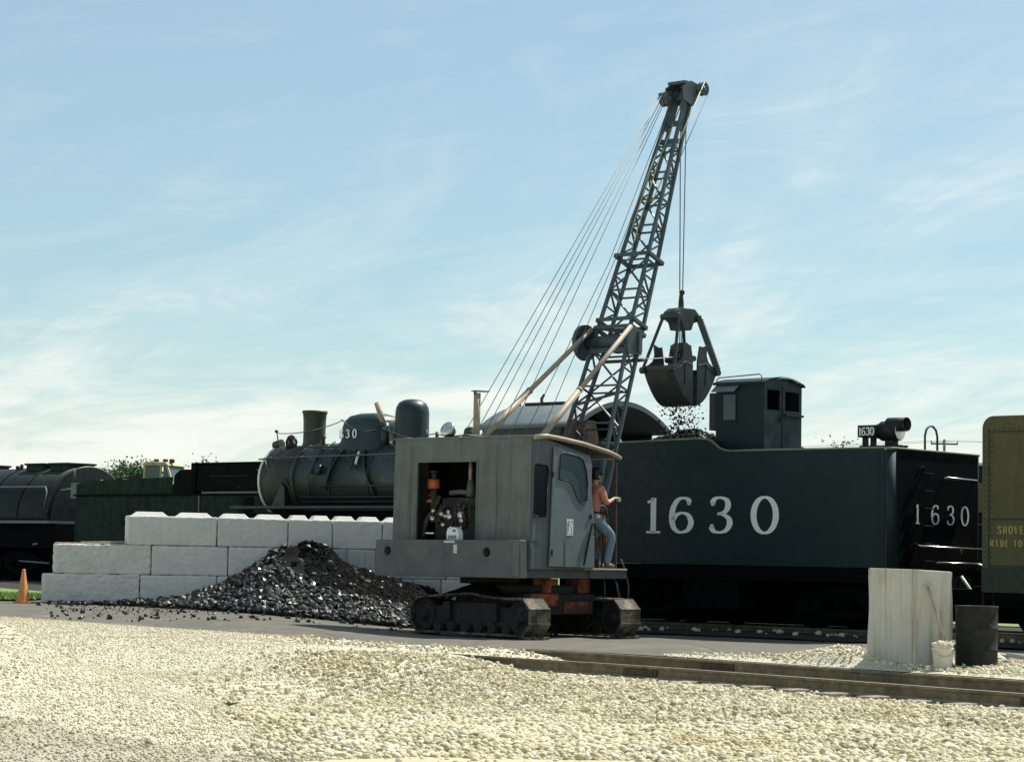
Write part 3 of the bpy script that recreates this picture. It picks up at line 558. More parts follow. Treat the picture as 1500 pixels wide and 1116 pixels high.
for i, sv in enumerate(np.arange(1.0, 10.5, 0.72)):
    x_ = np.interp(sv, cum, near_line[:, 0]); y_ = np.interp(sv, cum, near_line[:, 1]); z_ = np.interp(sv, cum, near_line[:, 2]); j = int(np.searchsorted(cum, sv))
    if proto is None: proto = tb.build('railway_tie', 'tie', bevel=0.012); o = proto
    else: o = proto.copy(); COL.objects.link(o)
    o.location = (x_, y_, z_-0.150+random.uniform(-0.008, 0.012)); o.rotation_euler = (0, 0, atan2(nrm[j][1], nrm[j][0])-pi/2+random.uniform(-0.03, 0.03))
    tag(o, 'weathered timber tie end showing in the pale ballast under the near rail', 'railway tie', 'ties of the foreground track')

# ================================================================== rolling stock helpers (local x runs towards the rear of 1630)
def wheelset_mesh(F, x, y, z, r, w=0.13):
    mb = MB(F); sg = 1 if y > 0 else -1
    pr = [(0.001, -0.05), (r*0.28, -0.05), (r*0.30, 0.0), (r*0.80, 0.03), (r*0.86, -0.02), (r, -0.02), (r*1.01, w*0.8), (r*1.09, w*0.8), (r*1.09, w), (r*0.8, w), (0.001, w)]
    o = len(mb.v); mb.lathe([(a, -sg*0 + (b if sg < 0 else -b)) for a, b in pr], (x, y, z), 'y', 24); return mb
def bogie(parent, F, cx, z0, r=0.43, wb=1.7, half=0.76, mat='under'):
    """z0 is the rail top"""
    b = MB(F)
    for sg in (-1, 1):
        y = sg*1.02
        b.prism([(cx-wb/2-0.2, z0+r-0.10), (cx-wb/2+0.2, z0+r-0.10), (cx-0.35, z0+0.22), (cx+0.35, z0+0.22), (cx+wb/2-0.2, z0+r-0.10), (cx+wb/2+0.2, z0+r-0.10), (cx+wb/2+0.2, z0+r+0.14), (cx+0.4, z0+r+0.36), (cx-0.4, z0+r+0.36), (cx-wb/2-0.2, z0+r+0.14)], 'y', y-0.06, y+0.06,
                holes=[[(cx-0.5, z0+r-0.05), (cx-0.2, z0+0.34), (cx+0.2, z0+0.34), (cx+0.5, z0+r-0.05), (cx+0.3, z0+r+0.16), (cx-0.3, z0+r+0.16)]])
        for i in (-0.13, 0, 0.13): b.cyl((cx+i, y, z0+0.36), (cx+i, y, z0+r+0.14), 0.055, n=10)
        for k_ in (-1, 1): b.box(cx+k_*wb/2-0.13, cx+k_*wb/2+0.13, y+sg*0.06, y+sg*0.14, z0+r-0.12, z0+r+0.12)
    b.box(cx-0.18, cx+0.18, -1.0, 1.0, z0+r, z0+r+0.26)
    t = b.build('bogie', mat, parent)
    for k_ in (-1, 1):
        for sg in (-1, 1): wheelset_mesh(F, cx+k_*wb/2, sg*(half+0.03), z0+r, r).build('wheel', mat, t)
        MB(F).cyl((cx+k_*wb/2, -half, z0+r), (cx+k_*wb/2, half, z0+r), 0.075, n=10).build('axle', mat, t)
    return t
def rails_under(x0, x1, yoff, z, label, grp):
    for sg in (-1, 1):
        b = MB(frame((TRO[0], TRO[1], 0), U_TR)); n = 40
        for k_ in range(1): b.box(x0, x1, yoff+sg*0.76-0.035, yoff+sg*0.76+0.035, z-0.05, z); b.box(x0, x1, yoff+sg*0.76-0.01, yoff+sg*0.76+0.01, z-0.14, z-0.05); b.box(x0, x1, yoff+sg*0.76-0.07, yoff+sg*0.76+0.07, z-0.17, z-0.14)
        o = b.build('rail', 'rail'); tag(o, label[0 if sg < 0 else 1], 'rail', grp)
RT = 0.20   # rail top of the locomotive track
rails_under(-45, 16, 0, RT, ('dark rail on the near side under the black tender 1630', 'dark rail on the far side under the black tender 1630'), 'rails under the locomotive')
rails_under(-60, -20, 5, 0.5, ('shaded rail on the near side under the sooty tank tender', 'shaded rail on the far side under the sooty tank tender'), 'rails of the rear track')
tb2 = MB().box(-0.11, 0.11, -1.3, 1.3, 0, 0.15); proto = None
for i in range(24):
    xx = 2.4-i*0.62; p = tr(xx, 0); o = tb2.build('railway_tie', 'tie', bevel=0.01) if proto is None else proto.copy()
    if proto is None: proto = o
    else: COL.objects.link(o)
    o.location = (p[0], p[1], RT-0.32); o.rotation_euler = (0, 0, U_TR); tag(o, 'dark timber tie in the shade under tender 1630', 'railway tie', 'ties under the tender')

# ------------------------------------------------------------------ tender 1630
T0 = tr(-4, 0); FT = frame((4, 0, 0))      # thing sits at local x=-4
tender = thing('locomotive_tender', 'long black steam locomotive tender lettered 1630 in white, being filled with coal', 'tender', (T0[0], T0[1], 0), U_TR)
def tb_(): return MB(FT)
rc = 0.16; corner = [(0-rc+rc*sin(a), -1.6+rc-rc*cos(a)) for a in np.linspace(0, pi/2, 7)]
plan = [(-7.6, -1.6)]+corner+[(x, -y) for x, y in reversed(corner)]+[(-7.6, 1.6)]
tank = tb_().prism(plan, 'z', 1.38, 3.585, smooth=True).build('water_tank', 'tender', tender)
for p in tank.data.polygons: p.use_smooth = abs(p.normal.x) < 0.98 and abs(p.normal.y) < 0.98 and abs(p.normal.z) < 0.5
curve = [(-3.70, 3.60), (-3.86, 3.615), (-3.98, 3.66), (-4.08, 3.73), (-4.18, 3.80), (-4.30, 3.84), (-4.5, 3.855)]
side = [(-7.65, 1.385), (-0.17, 1.385), (-0.17, 3.60)]+curve+[(-7.65, 3.80)]
for sg in (-1, 1):
    tb_().prism(side, 'y', sg*1.6, sg*1.612).build('side_sheet', 'tender', tender)
tb_().box(-7.6, -7.55, -1.59, 1.59, 3.585, 3.8).box(-4.45, -4.40, -1.59, 1.59, 3.585, 3.85).build('bunker_bulkhead', 'tender', tender)
top = [(x, -1.61, z+0.012) for x, z in [(-7.65, 3.80)]+curve[::-1]+[(-0.17, 3.60)]]
rear = [(x+0.0, y*1.004, 3.605) for x, y in corner]+[(x, -y*1.004, 3.605) for x, y in reversed(corner)]
tb_().tube(top+rear[1:]+[(x, 1.61, z) for x, _, z in reversed(top)], 0.022, 6).build('edge_bead', 'trim', tender)
# rolled rear corner strip + seams
b = tb_()
b.box(-0.30, -0.285, -1.617, -1.611, 1.39, 3.58).box(-7.6, -0.2, -1.617, -1.611, 1.44, 1.46).box(-7.6, -3.7, -1.617, -1.611, 3.50, 3.515)
for zz_ in np.arange(1.5, 3.55, 0.075): b.cyl((-0.255, -1.611, zz_), (-0.255, -1.622, zz_), 0.011, n=6); b.cyl((-0.33, -1.611, zz_), (-0.33, -1.622, zz_), 0.011, n=6)
b.build('seam_strip', 'tender', tender)
letters(tb_(), '1', lambda u, v: (-5.90+u, -1.6165, 1.995+v), 0.725, 0.9, 1.08, 0.195, 0.06).build('number_lettering', 'letter', tender)
letters(tb_(), '6', lambda u, v: (-5.235+u, -1.6165, 1.995+v), 0.725, 0.9, 1.31, 0.195, 0.06).build('number_lettering', 'letter', tender)
letters(tb_(), '3', lambda u, v: (-4.27+u, -1.6165, 1.995+v), 0.725, 0.9, 1.31, 0.195, 0.06).build('number_lettering', 'letter', tender)
letters(tb_(), '0', lambda u, v: (-3.22+u, -1.6165, 1.995+v), 0.725, 0.9, 1.35, 0.195, 0.06).build('number_lettering', 'letter', tender)
b = tb_(); b.box(-7.7, 0.05, -1.5, 1.5, 1.12, 1.362).box(-7.65, -0.1, -1.585, 1.585, 1.2, 1.3785).box(-7.65, 0.0, -1.60, -1.54, 1.28, 1.36).box(-7.6, 0, -1.55, -1.45, 1.10, 1.2)
b.build('underframe', 'under', tender)
# rear end plate with number, its unlit black painted in
E_ = [(y, z) for y, z in ((-1.43, 1.39), (1.43, 1.39), (1.43, 3.58), (-1.43, 3.58))]
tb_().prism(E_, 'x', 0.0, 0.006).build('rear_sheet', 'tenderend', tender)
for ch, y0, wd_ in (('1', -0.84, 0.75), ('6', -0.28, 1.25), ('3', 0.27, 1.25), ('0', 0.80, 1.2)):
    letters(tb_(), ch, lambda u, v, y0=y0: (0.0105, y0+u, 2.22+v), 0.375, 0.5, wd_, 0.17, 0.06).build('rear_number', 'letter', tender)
for z in np.arange(1.52, 3.4, 0.33): tb_().tube([(0.0, -0.62, z), (0.08, -0.62, z), (0.08, -0.30, z), (0.0, -0.30, z)], 0.014, 6).build('ladder_rung', 'tenderend', tender)
lad = tb_()
lad.tube([(0.02, -0.80, 3.10), (0.06, -0.76, 3.26), (0.06, -0.62, 3.30), (0.02, -0.55, 3.22)], 0.016)
lad.build('grab_iron', 'tenderend', tender)
tb_().tube([(0.0, 0.15, 3.10), (0.09, 0.17, 3.12), (0.09, 1.25, 3.10), (0.0, 1.27, 3.08)], 0.022).build('handrail', 'chrome', tender)
tb_().tube([(0.0, -0.80, 1.84), (0.14, -0.80, 1.80), (0.14, 1.6, 1.77), (0, 1.62, 1.78)], 0.022).tube([(0.14, 0.6, 1.79), (0.14, 0.62, 1.68)], 0.015).build('handrail', 'chrome', tender)
tb_().tube([(0.28, -0.5, 1.50), (0.28, 1.5, 1.49)], 0.02).tube([(0.28, 0.9, 1.50), (0.34, 1.45, 1.40)], 0.018).build('uncoupling_lever', 'chrome', tender)
tb_().tube([(-0.1, -0.32, 3.58), (-0.1, -0.32, 3.90), (-0.1, -0.27, 4.02), (-0.1, -0.16, 4.09), (-0.1, -0.04, 4.09), (-0.1, 0.07, 4.02), (-0.1, 0.12, 3.90), (-0.1, 0.12, 3.58)], 0.022, 8).build('hoop_rail', 'boom', tender)
cp = tb_(); cp.box(0.05, 0.28, -1.45, 1.45, 0.85, 1.36).box(0.28, 0.85, -0.12, 0.12, 0.78, 1.02).box(0.85, 1.12, -0.17, 0.17, 0.72, 1.08)
cp.build('coupler', 'under', tender, 0.02)
st = tb_()
for sg in (-1, 1):
    for z in (0.55, 0.90): st.box(0.02, 0.30, sg*1.35-0.22, sg*1.35+0.22, z, z+0.03)
    for y in (-0.22, 0.22): st.bar((0.16, sg*1.35+y, 0.55), (0.16, sg*1.35+y, 1.15), 0.02, 0.05)
st.build('corner_step', 'black', tender)
MB(FT).tube([(0.3, 0.35, 1.25), (0.55, 0.4, 0.9), (0.62, 0.5, 0.62), (0.75, 0.55, 0.60)], 0.03).build('brake_hose', 'letter', tender)
fl_ = tb_()
fl_.box(-9.6, -3.25, 0.15, 0.45, 0.22, 1.12).box(-2.40, 0.0, 0.15, 0.45, 0.22, 1.12).box(-3.25, -2.40, 0.15, 0.45, 0.71, 1.12).box(-3.25, -2.40, 0.15, 0.45, 0.22, 0.54)
fl_.build('dark_underside_fill', 'under', tender)  # added dark panel, hides bright ground so the underside reads black
tb_().box(-4.95, -3.6, -1.48, -0.9, 0.52, 1.10).build('tool_box', 'under', tender, 0.015)
bogie(tender, FT, -1.45, RT); bogie(tender, FT, -6.05, RT)
tb_().cyl((-4.9, 0.1, 0.82), (-3.8, 0.1, 0.82), 0.26, n=16).build('air_reservoir', 'under', tender)
# doghouse
y0, y1, x0, x1 = -0.995, 0.285, -4.55, -3.36
arch = lambda y: 4.985+0.115*(1-((y-(y0+y1)/2)/((y1-y0)/2))**2)
roofp = [(y, arch(y)) for y in np.linspace(y0, y1, 11)]
dh = tb_().prism([(x0, 3.59), (x1, 3.59), (x1, 4.985), (x0, 4.985)], 'y', y0, y0+0.03, holes=[]).build('doghouse_wall', 'tender', tender)
tb_().prism([(x0, 3.59), (x1, 3.59), (x1, 4.985), (x0, 4.985)], 'y', y1-0.03, y1).build('doghouse_wall', 'tender', tender)
W1 = [(-0.90, 4.46), (-0.47, 4.46), (-0.47, 4.86), (-0.90, 4.86)]; W2 = [(-0.29, 4.47), (0.20, 4.47), (0.20, 4.85), (-0.29, 4.85)]
body = lambda: [(y0+0.031, 3.59), (y1-0.031, 3.59)]+[(y, arch(y)-0.002) for y in np.linspace(y1-0.031, y0+0.031, 9)]
tb_().prism(body(), 'x', x1-0.03, x1, holes=[W1, W2]).build('doghouse_wall', 'tender', tender)
tb_().prism(body(), 'x', x0, x0+0.03, holes=[[(-0.93, 4.30), (-0.45, 4.30), (-0.45, 4.60), (-0.93, 4.60)]]).build('doghouse_wall', 'tender', tender)
rf = [(y0-0.06, 4.965)]+[(y*1.04, z+0.005) for y, z in roofp]+[(y1+0.06, 4.965)]
tb_().prism(rf+[(y, z+0.03) for y, z in reversed(rf)], 'x', x0-0.04, x1+0.05).build('doghouse_roof', 'tender', tender)
tb_().box(-4.72, -4.56, y0-0.0, y0+0.6, 4.07, 4.82).build('doghouse_locker', 'cabside', tender, 0.01)
tb_().prism([(y0-0.002, 4.97), (y0-0.17, 4.84), (y0-0.17, 4.82), (y0-0.002, 4.945)], 'x', -4.55, -3.98).build('window_awning', 'cabroof', tender)
tb_().box(-4.36, -4.06, y0-0.012, y0-0.002, 4.27, 4.77).build('window_pane', 'greyglass', tender)
tb_().box(-4.38, -4.04, y0-0.02, y0-0.002, 4.24, 4.27).box(-4.05, -4.03, y0-0.02, y0-0.002, 4.27, 4.77).box(-4.39, -4.37, y0-0.02, y0-0.002, 4.27, 4.77).build('window_frame', 'tender', tender)
tb_().box(x1+0.002, x1+0.07, -0.33, 0.27, 4.36, 4.40).box(x1+0.002, x1+0.012, -0.39, -0.37, 3.62, 4.95).box(x1+0.01, x1+0.04, -0.45, -0.43, 4.22, 4.34).build('window_sill', 'tender', tender)
tb_().tube([(-4.55, y0+0.02, 4.98), (-4.55, y0+0.02, 5.08), (-4.5, y0+0.02, 5.12), (-3.5, y0+0.03, 5.16), (-3.45, y0+0.03, 5.12), (-3.45, y0+0.03, 5.0)], 0.013).build('roof_handrail', 'boom', tender)
tb_().tube([(-3.30, -0.7, 5.05), (-3.28, -0.5, 5.10), (-3.28, -0.2, 5.10), (-3.30, 0.1, 5.03)], 0.015).tube([(-3.30, 0.15, 5.0), (-3.30, 0.22, 5.04), (-3.30, 0.3, 4.99)], 0.012).build('roof_conduit', 'boom', tender)
# backup headlight
HL = (-0.72, -0.7)
hl = tb_(); hl.cyl((-0.80, -0.7, 3.98), (-0.42, -0.7, 3.98), 0.19, n=20).cyl((-0.98, -0.7, 3.98), (-0.80, -0.7, 3.98), 0.12, 0.17, 16)
h_ = hl.build('backup_headlight', 'black', tender)
tb_().cyl((-0.42, -0.7, 3.98), (-0.405, -0.7, 3.98), 0.175, n=20).build('lens', 'chrome', h_)
vis = tb_(); vis.add([(x, -0.7+0.155*cos(a), 4.10+0.135*sin(a)) for x in (-0.66, -0.26) for a in np.linspace(0, 2*pi, 19)[:-1]], [(i, (i+1) % 18, 18+(i+1) % 18, 18+i) for i in range(18)], True)
vo = vis.build('visor_tube', 'black', h_); sm = vo.modifiers.new('thick', 'SOLIDIFY'); sm.thickness = 0.012
nb = tb_().box(-1.22, -0.83, -0.93, -0.62, 3.86, 4.09).build('number_box', 'tender', h_, 0.008)
for ch, u0 in zip('1630', (-1.205, -1.125, -1.03, -0.935)): letters(tb_(), ch, lambda u, v, u0=u0: (u0+u, -0.9335, 3.895+v), 0.155, 0.1, 0.8 if ch == '1' else 0.85, 0.2, 0.1).build('number_lettering', 'letter', h_)
tb_().box(-1.16, -1.08, -0.85, -0.75, 3.70, 3.86).box(-0.98, -0.90, -0.85, -0.75, 3.70, 3.86).box(-0.70, -0.5, -0.78, -0.62, 3.70, 3.80).bar((-1.25, -0.8, 3.69), (-0.3, -0.8, 3.69), 0.03).bar((-1.25, -0.6, 3.69), (-0.3, -0.6, 3.69), 0.03).box(-1.22, -1.14, -0.85, -0.55, 3.59, 3.68).box(-0.42, -0.34, -0.85, -0.55, 3.59, 3.68).box(-0.95, -0.85, -0.85, -0.75, 3.59, 3.68).build('lamp_bracket', 'black', h_)
# coal in the bunker
def heapz(x, y): return 3.45+0.62*np.exp(-((x+5.7)/0.85)**2-((y+0.1)/1.2)**2)+0.35*np.exp(-((x+6.8)/0.8)**2-(y/1.1)**2)+0.04*vnoise(x, y, 4, 6)
hx, hy = np.meshgrid(np.linspace(-7.5, -4.48, 40), np.linspace(-1.56, 1.56, 40))
P_ = np.stack([hx, hy], 2)@np.stack([TRX, TRY])+TRO
ch_ = gridmesh('coal_load', P_[..., 0], P_[..., 1], heapz(hx, hy), 'fines', 'stuff'); tag(ch_, 'heap of coal in the open bunker of tender 1630', 'coal')
n = 2600; lx = rng.uniform(-7.4, -4.5, n); ly = rng.uniform(-1.5, 1.5, n); P2 = np.stack([lx, ly], 1)@np.stack([TRX, TRY])+TRO
rocks('coal_lumps', 'coal', np.column_stack([P2, heapz(lx, ly)+0.01]), rng.uniform(0.02, 0.06, n), 1, smooth=False, parent=ch_)

# ------------------------------------------------------------------ locomotive 1630
L0 = tr(-14, 0); FL = frame((14, 0, 0)); loco = thing('steam_locomotive', 'black steam locomotive with tall stack and two domes, standing behind the concrete block wall', 'locomotive', (L0[0], L0[1], 0), U_TR)
def lb(): return MB(FL)
bz, br = 3.20, 0.86
lb().lathe([(br-0.03, -18.33), (br, -18.29), (br, -17.17)], (0, 0, bz), 'x', 48).build('smokebox', 'smokebox', loco)
lb().lathe([(0.3, -18.45), (0.72, -18.40), (br-0.05, -18.35), (br-0.03, -18.33)], (0, 0, bz), 'x', 40).build('smokebox_front', 'smokebox', loco)
lb().lathe([(br+0.005, -18.36), (br+0.02, -18.35), (br+0.02, -18.31), (br+0.005, -18.30)], (0, 0, bz), 'x', 48).build('painted_sunlit_rim', 'letter', loco)  # white paint stands in for light catching the rim
lb().lathe([(br+0.03, -17.20), (br+0.05, -17.19), (br+0.05, -17.10), (br+0.03, -17.09)], (0, 0, bz), 'x', 48).build('boiler_band', 'smokebox', loco)
lb().lathe([(br+0.03, -17.10), (br+0.03, -13.2), (br+0.10, -12.2), (br+0.12, -10.4)], (0, 0, bz), 'x', 48).build('boiler', 'boiler', loco)
bd = lb()
for x in (-15.9, -14.6, -13.2): bd.lathe([(br+0.031, x-0.03), (br+0.040, x-0.03), (br+0.040, x+0.03), (br+0.031, x+0.03)], (0, 0, bz), 'x', 48)
bd.build('jacket_band', 'boiler', loco)
lb().lathe([(0.36, 3.90), (0.30, 4.02), (0.272, 4.12), (0.268, 4.3), (0.272, 4.6), (0.285, 4.80), (0.305, 4.83), (0.305, 4.885), (0.275, 4.885), (0.25, 4.6), (0.24, 4.1)], (-17.33, 0, 0), 'z', 28).build('smokestack', 'smokebox', loco)
# sand dome: long rounded box straddling the boiler
sd_ = lb(); prof = [(0.0, 3.7), (0.72, 3.7), (0.72, 3.95), (0.62, 4.12), (0.60, 4.42), (0.56, 4.58), (0.45, 4.70), (0.25, 4.76), (0.001, 4.775)]
n = 36; vs = []
for r_, z_ in prof[1:]:
    for i in range(n):
        a = 2*pi*i/n; ca, sa = cos(a), sin(a); ex = 0.55
        vs.append((-15.34+1.18*r_*math.copysign(abs(ca)**ex, ca), 0.85*r_*math.copysign(abs(sa)**ex, sa), z_))
sd_.add(vs, [(k_*n+i, k_*n+(i+1) % n, (k_+1)*n+(i+1) % n, (k_+1)*n+i) for k_ in range(len(prof)-2) for i in range(n)], True)
sdo = sd_.build('sand_dome', 'boiler', loco)
def domep(u, v):
    # u measured round the dome side from its near face centre
    s_ = u; w = 0.575; half = 0.48
    if s_ > -half: return (-15.34+s_, -0.545, 4.17+v)
    t = (-half-s_)/0.2; t = min(t, 1.5); return (-15.34-half-0.215*sin(t), -0.545+0.28*(1-cos(t)), 4.17+v)
for ch, u0 in zip('1630', (-0.72, -0.56, -0.35, -0.12)): letters(lb(), ch, lambda u, v, u0=u0: domep(u0+u, v), 0.20, 0.2, 0.85 if ch == '1' else 1.0, 0.22, 0.09).build('number_lettering', 'letter', sdo)
lb().lathe([(0.52, 3.8), (0.43, 4.02), (0.395, 4.2), (0.395, 4.74), (0.375, 4.87), (0.31, 4.98), (0.20, 5.04), (0.09, 5.06), (0.001, 5.065)], (-14.05, 0, 0), 'z', 32).build('steam_dome', 'boiler', loco)
lb().tube([(-14.86, -0.35, 4.98), (-14.62, -0.35, 4.45)], 0.07, 10).build('whistle_pipe', 'tan', loco)
lb().cyl((-14.58, -0.35, 3.9), (-14.58, -0.35, 4.5), 0.11, n=12).cyl((-14.62, -0.35, 4.42), (-14.60, -0.35, 4.52), 0.12, n=12).build('safety_valve', 'boiler', loco)
# bell and fittings on the smokebox
bl = lb(); bl.tube([(-18.0, -0.28, 3.95), (-18.0, -0.28, 4.14), (-17.93, -0.28, 4.25), (-17.83, -0.28, 4.28), (-17.73, -0.28, 4.24), (-17.66, -0.28, 4.14), (-17.66, -0.28, 3.95)], 0.035)
bo = bl.build('bell_yoke', 'smokebox', loco); lb().lathe([(0.001, 4.24), (0.05, 4.22), (0.08, 4.12), (0.13, 4.01), (0.12, 4.0)], (-17.83, -0.28, 0), 'z', 16).build('bell', 'black', loco)
lb().cyl((-18.38, -0.3, 4.05), (-18.15, -0.3, 4.10), 0.11, n=14).tube([(-18.28, -0.3, 4.15), (-18.34, -0.3, 4.38)], 0.016).ell((-18.35, -0.3, 4.40), (0.05, 0.05, 0.04), 8).build('turbo_generator', 'smokebox', loco)
lb().tube([(-18.25, -0.70, 3.72), (-18.05, -0.55, 3.95), (-17.9, -0.5, 4.0)], 0.02).tube([(-18.25, -0.75, 3.70), (-18.05, -0.84, 3.52)], 0.018).build('headlight_conduit', 'cabroof', loco)
lb().cyl((-16.75, -0.25, 4.0), (-16.75, -0.25, 4.30), 0.03, n=8).tube([(-16.82, -0.25, 4.2), (-16.66, -0.25, 4.22)], 0.018).build('check_valve', 'black', loco)
hr = lb(); hr.tube([(-18.45, -0.76, 3.70), (-18.1, -0.80, 3.72), (-10.5, -0.83, 3.78)], 0.020); hr.tube([(-18.5, 0.25, 3.45), (-18.5, -0.75, 3.45), (-18.1, -0.88, 3.42)], 0.02)
for x in (-18.0, -16.9, -15.3, -13.6, -11.9): hr.tube([(x, -0.83, 3.76), (x+0.0, -0.70, 3.70)], 0.016)
hr.build('boiler_handrail', 'boom', loco)
pp = lb(); pipe = lambda pts, r=0.028: pp.tube(pts, r, 6)
def onb(x, a, r=br+0.06): return (x, -r*sin(a), bz+r*cos(a))
pipe([onb(-15.6, a) for a in np.linspace(0.35, 1.75, 9)][:1]+[onb(-15.6-0.35*t, 0.5+1.35*t) for t in np.linspace(0, 1, 9)])
pipe([onb(-14.95+0.6*t, 0.75+1.25*t) for t in np.linspace(0, 1, 9)])
pipe([onb(-16.2, 1.75), onb(-12.8, 1.75), onb(-12.5, 1.9), onb(-12.3, 2.2)])
for i in range(4): pipe([onb(-16.9, 2.02+0.13*i, br+0.10), onb(-13.4-0.15*i, 2.02+0.13*i, br+0.10), onb(-13.1-0.15*i, 2.12+0.13*i, br+0.08), onb(-12.9-0.15*i, 2.4, br+0.08)], 0.022)
pipe([onb(-16.2, 1.2), onb(-16.2, 1.45)], 0.06); pipe([onb(-17.6, 1.5), onb(-17.3, 1.55), onb(-17.2, 1.8), onb(-17.15, 2.4)], 0.022)
pipe([onb(-13.4, 1.4), onb(-13.4, 1.74)], 0.015)
pp.build('boiler_piping', 'boiler', loco)
lb().tube([onb(-15.05, 0.85, br+0.09), onb(-14.98, 1.2, br+0.09)], 0.035).build('bright_pipe', 'letter', loco)
lb().prism([(-17.75, 2.56), (-17.28, 2.56), (-17.30, 3.0), (-17.42, 3.12), (-17.48, 3.0)], 'y', -0.96, -0.84).build('steam_chest_pipe', 'boiler', loco)
wr = lb(); cat = lambda a, b, sag: [(a[0]+(b[0]-a[0])*t, a[1]+(b[1]-a[1])*t, a[2]+(b[2]-a[2])*t-sag*4*t*(1-t)) for t in np.linspace(0, 1, 12)]
wr.tube(cat((-18.3, -0.3, 4.35), (-16.0, -0.3, 4.62), 0.1), 0.012, 4).tube(cat((-15.9, -0.50, 4.62), (-14.75, -0.5, 4.35), 0.12), 0.014, 4).tube(cat((-14.5, -0.5, 4.38), (-11.5, -0.5, 4.1), 0.2), 0.014, 4); wr.build('wire', 'cabroof', loco)
lb().box(-18.6, -10.6, -1.5, -0.85, 2.50, 2.56).box(-19.9, -10.6, 0.85, 1.5, 2.50, 2.56).build('running_board', 'boiler', loco)
lb().box(-19.8, -10.6, -0.62, 0.62, 1.5, 2.42).box(-20.2, -19.8, -1.4, 1.4, 1.0, 1.45).build('frame', 'under', loco)
for sg in (-1, 1):
    lb().cyl((-19.2, sg*1.15, 1.35), (-18.0, sg*1.15, 1.35), 0.42, n=20).box(-19.1, -18.1, sg*1.12-0.3, sg*1.12+0.3, 1.75, 2.3).build('cylinder', 'boiler', loco)
    for i in range(5): wheelset_mesh(FL, -17.0+i*1.45, sg*0.80, RT+0.66, 0.66).build('driving_wheel', 'under', loco)
    wheelset_mesh(FL, -19.5, sg*0.80, RT+0.38, 0.38).build('pilot_wheel', 'under', loco)
    lb().bar((-17.0, sg*1.02, 0.75), (-11.2, sg*1.02, 0.75), 0.06, 0.12).build('side_rod', 'boiler', loco)
lb().lathe([(0.30, -12.0), (0.33, -11.95), (0.33, -10.9), (0.30, -10.85)], (0, -1.15, 2.1), 'x', 20).build('air_tank', 'boiler', loco)
fx = lb().prism([(-0.9, 1.6), (0.9, 1.6), (0.98, 3.2), (0.7, 3.85), (0, 4.1), (-0.7, 3.85), (-0.98, 3.2)], 'x', -12.4, -10.42, smooth=False).build('firebox', 'boiler', loco)
for x in (-15.6, -13.9, -12.6): lb().bar((x, -0.75, 2.62), (x, -1.42, 2.49), 0.05).build('board_bracket', 'boiler', loco)
for x in (-12.4, -12.0, -11.6, -11.2): lb().cyl((x, -0.80, 3.55), (x, -0.98, 3.62), 0.035, n=8).build('washout_plug', 'smokebox', loco)
rv = lb()
for xx in (-18.25, -17.24):
    for a in np.linspace(-0.2, 2.6, 40): rv.ell((xx, -(br+0.003)*sin(a), bz+(br+0.003)*cos(a)), (0.014, 0.014, 0.014), 4)
rv.build('rivet_row', 'smokebox', loco)
lb().tube([onb(-17.15, 0.6, br+0.10), onb(-15.9, 0.62, br+0.09), onb(-15.2, 0.8, br+0.09), onb(-15.1, 1.35, br+0.09)], 0.024).build('sand_pipe', 'smokebox', loco)
lb().tube([onb(-16.4, 0.2, br+0.08), onb(-16.45, 0.8, br+0.08), onb(-16.5, 1.5, br+0.08), onb(-16.5, 2.0, br+0.08)], 0.02).build('sand_pipe', 'smokebox', loco)
lb().tube([onb(-13.6, 0.3, br+0.1), onb(-13.7, 0.9, br+0.08), onb(-13.2, 1.3, br+0.08), onb(-13.1, 2.2, br+0.08)], 0.03).build('sand_pipe', 'smokebox', loco)
lb().cyl((-14.3, -0.3, 4.0), (-14.3, -0.3, 4.25), 0.05, n=8).cyl((-13.3, -0.3, 4.0), (-13.3, -0.3, 4.32), 0.05, 0.035, 8).cyl((-13.1, -0.15, 4.0), (-13.1, -0.15, 4.28), 0.05, 0.035, 8).build('pop_valve', 'smokebox', loco)
# cab
ca = lambda y, e=0.0: 4.19+0.58*(1-(y/1.62)**2)+e
ys_ = np.linspace(-1.60, 1.60, 25); rfo = [(y, ca(y, 0.03)) for y in ys_]; rfi = [(y, ca(y, -0.03)) for y in ys_[::-1]]
lb().prism(rfo+rfi, 'x', -10.5, -7.75, smooth=True).build('cab_roof', 'cabroof', loco)
lb().prism([(y, ca(y, 0.045)) for y in ys_]+[(y, ca(y, -0.06)) for y in ys_[::-1]], 'x', -7.75, -7.70).build('roof_rim', 'cabroof', loco)
for sg in (-1, 1):
    lb().prism([(-10.4, 2.4), (-8.2, 2.4), (-8.2, 4.20), (-10.4, 4.20)], 'y', sg*1.52, sg*1.56, holes=[[(-10.15, 3.25), (-9.45, 3.25), (-9.45, 4.05), (-10.15, 4.05)], [(-9.3, 3.25), (-8.5, 3.25), (-8.5, 4.05), (-9.3, 4.05)]]).build('cab_side', 'cabside', loco)
lb().prism([(-1.5, 2.4), (1.5, 2.4)]+[(y, ca(y, -0.04)) for y in np.linspace(1.5, -1.5, 15)], 'x', -10.4, -10.35).build('cab_front', 'cabside', loco)
lb().prism([(-1.5, 3.5), (1.5, 3.5)]+[(y, ca(y, -0.04)) for y in np.linspace(1.5, -1.5, 15)], 'x', -9.3, -9.25).build('cab_rear', 'cabside', loco)
lb().box(-10.4, -7.9, -1.5, 1.5, 1.9, 2.4).build('cab_floor', 'under', loco)
lb().box(-10.2, -9.1, -0.42, 0.42, 4.76, 4.83).build('roof_hatch', 'black', loco)
for x in (-10.55, -9.9): lb().cyl((x, -0.2, 4.7), (x, -0.2, 4.95), 0.035, n=8).tube([(x, -0.2, 4.93), (x+0.07, -0.2, 5.02)], 0.03).build('roof_pipe', 'black', loco)
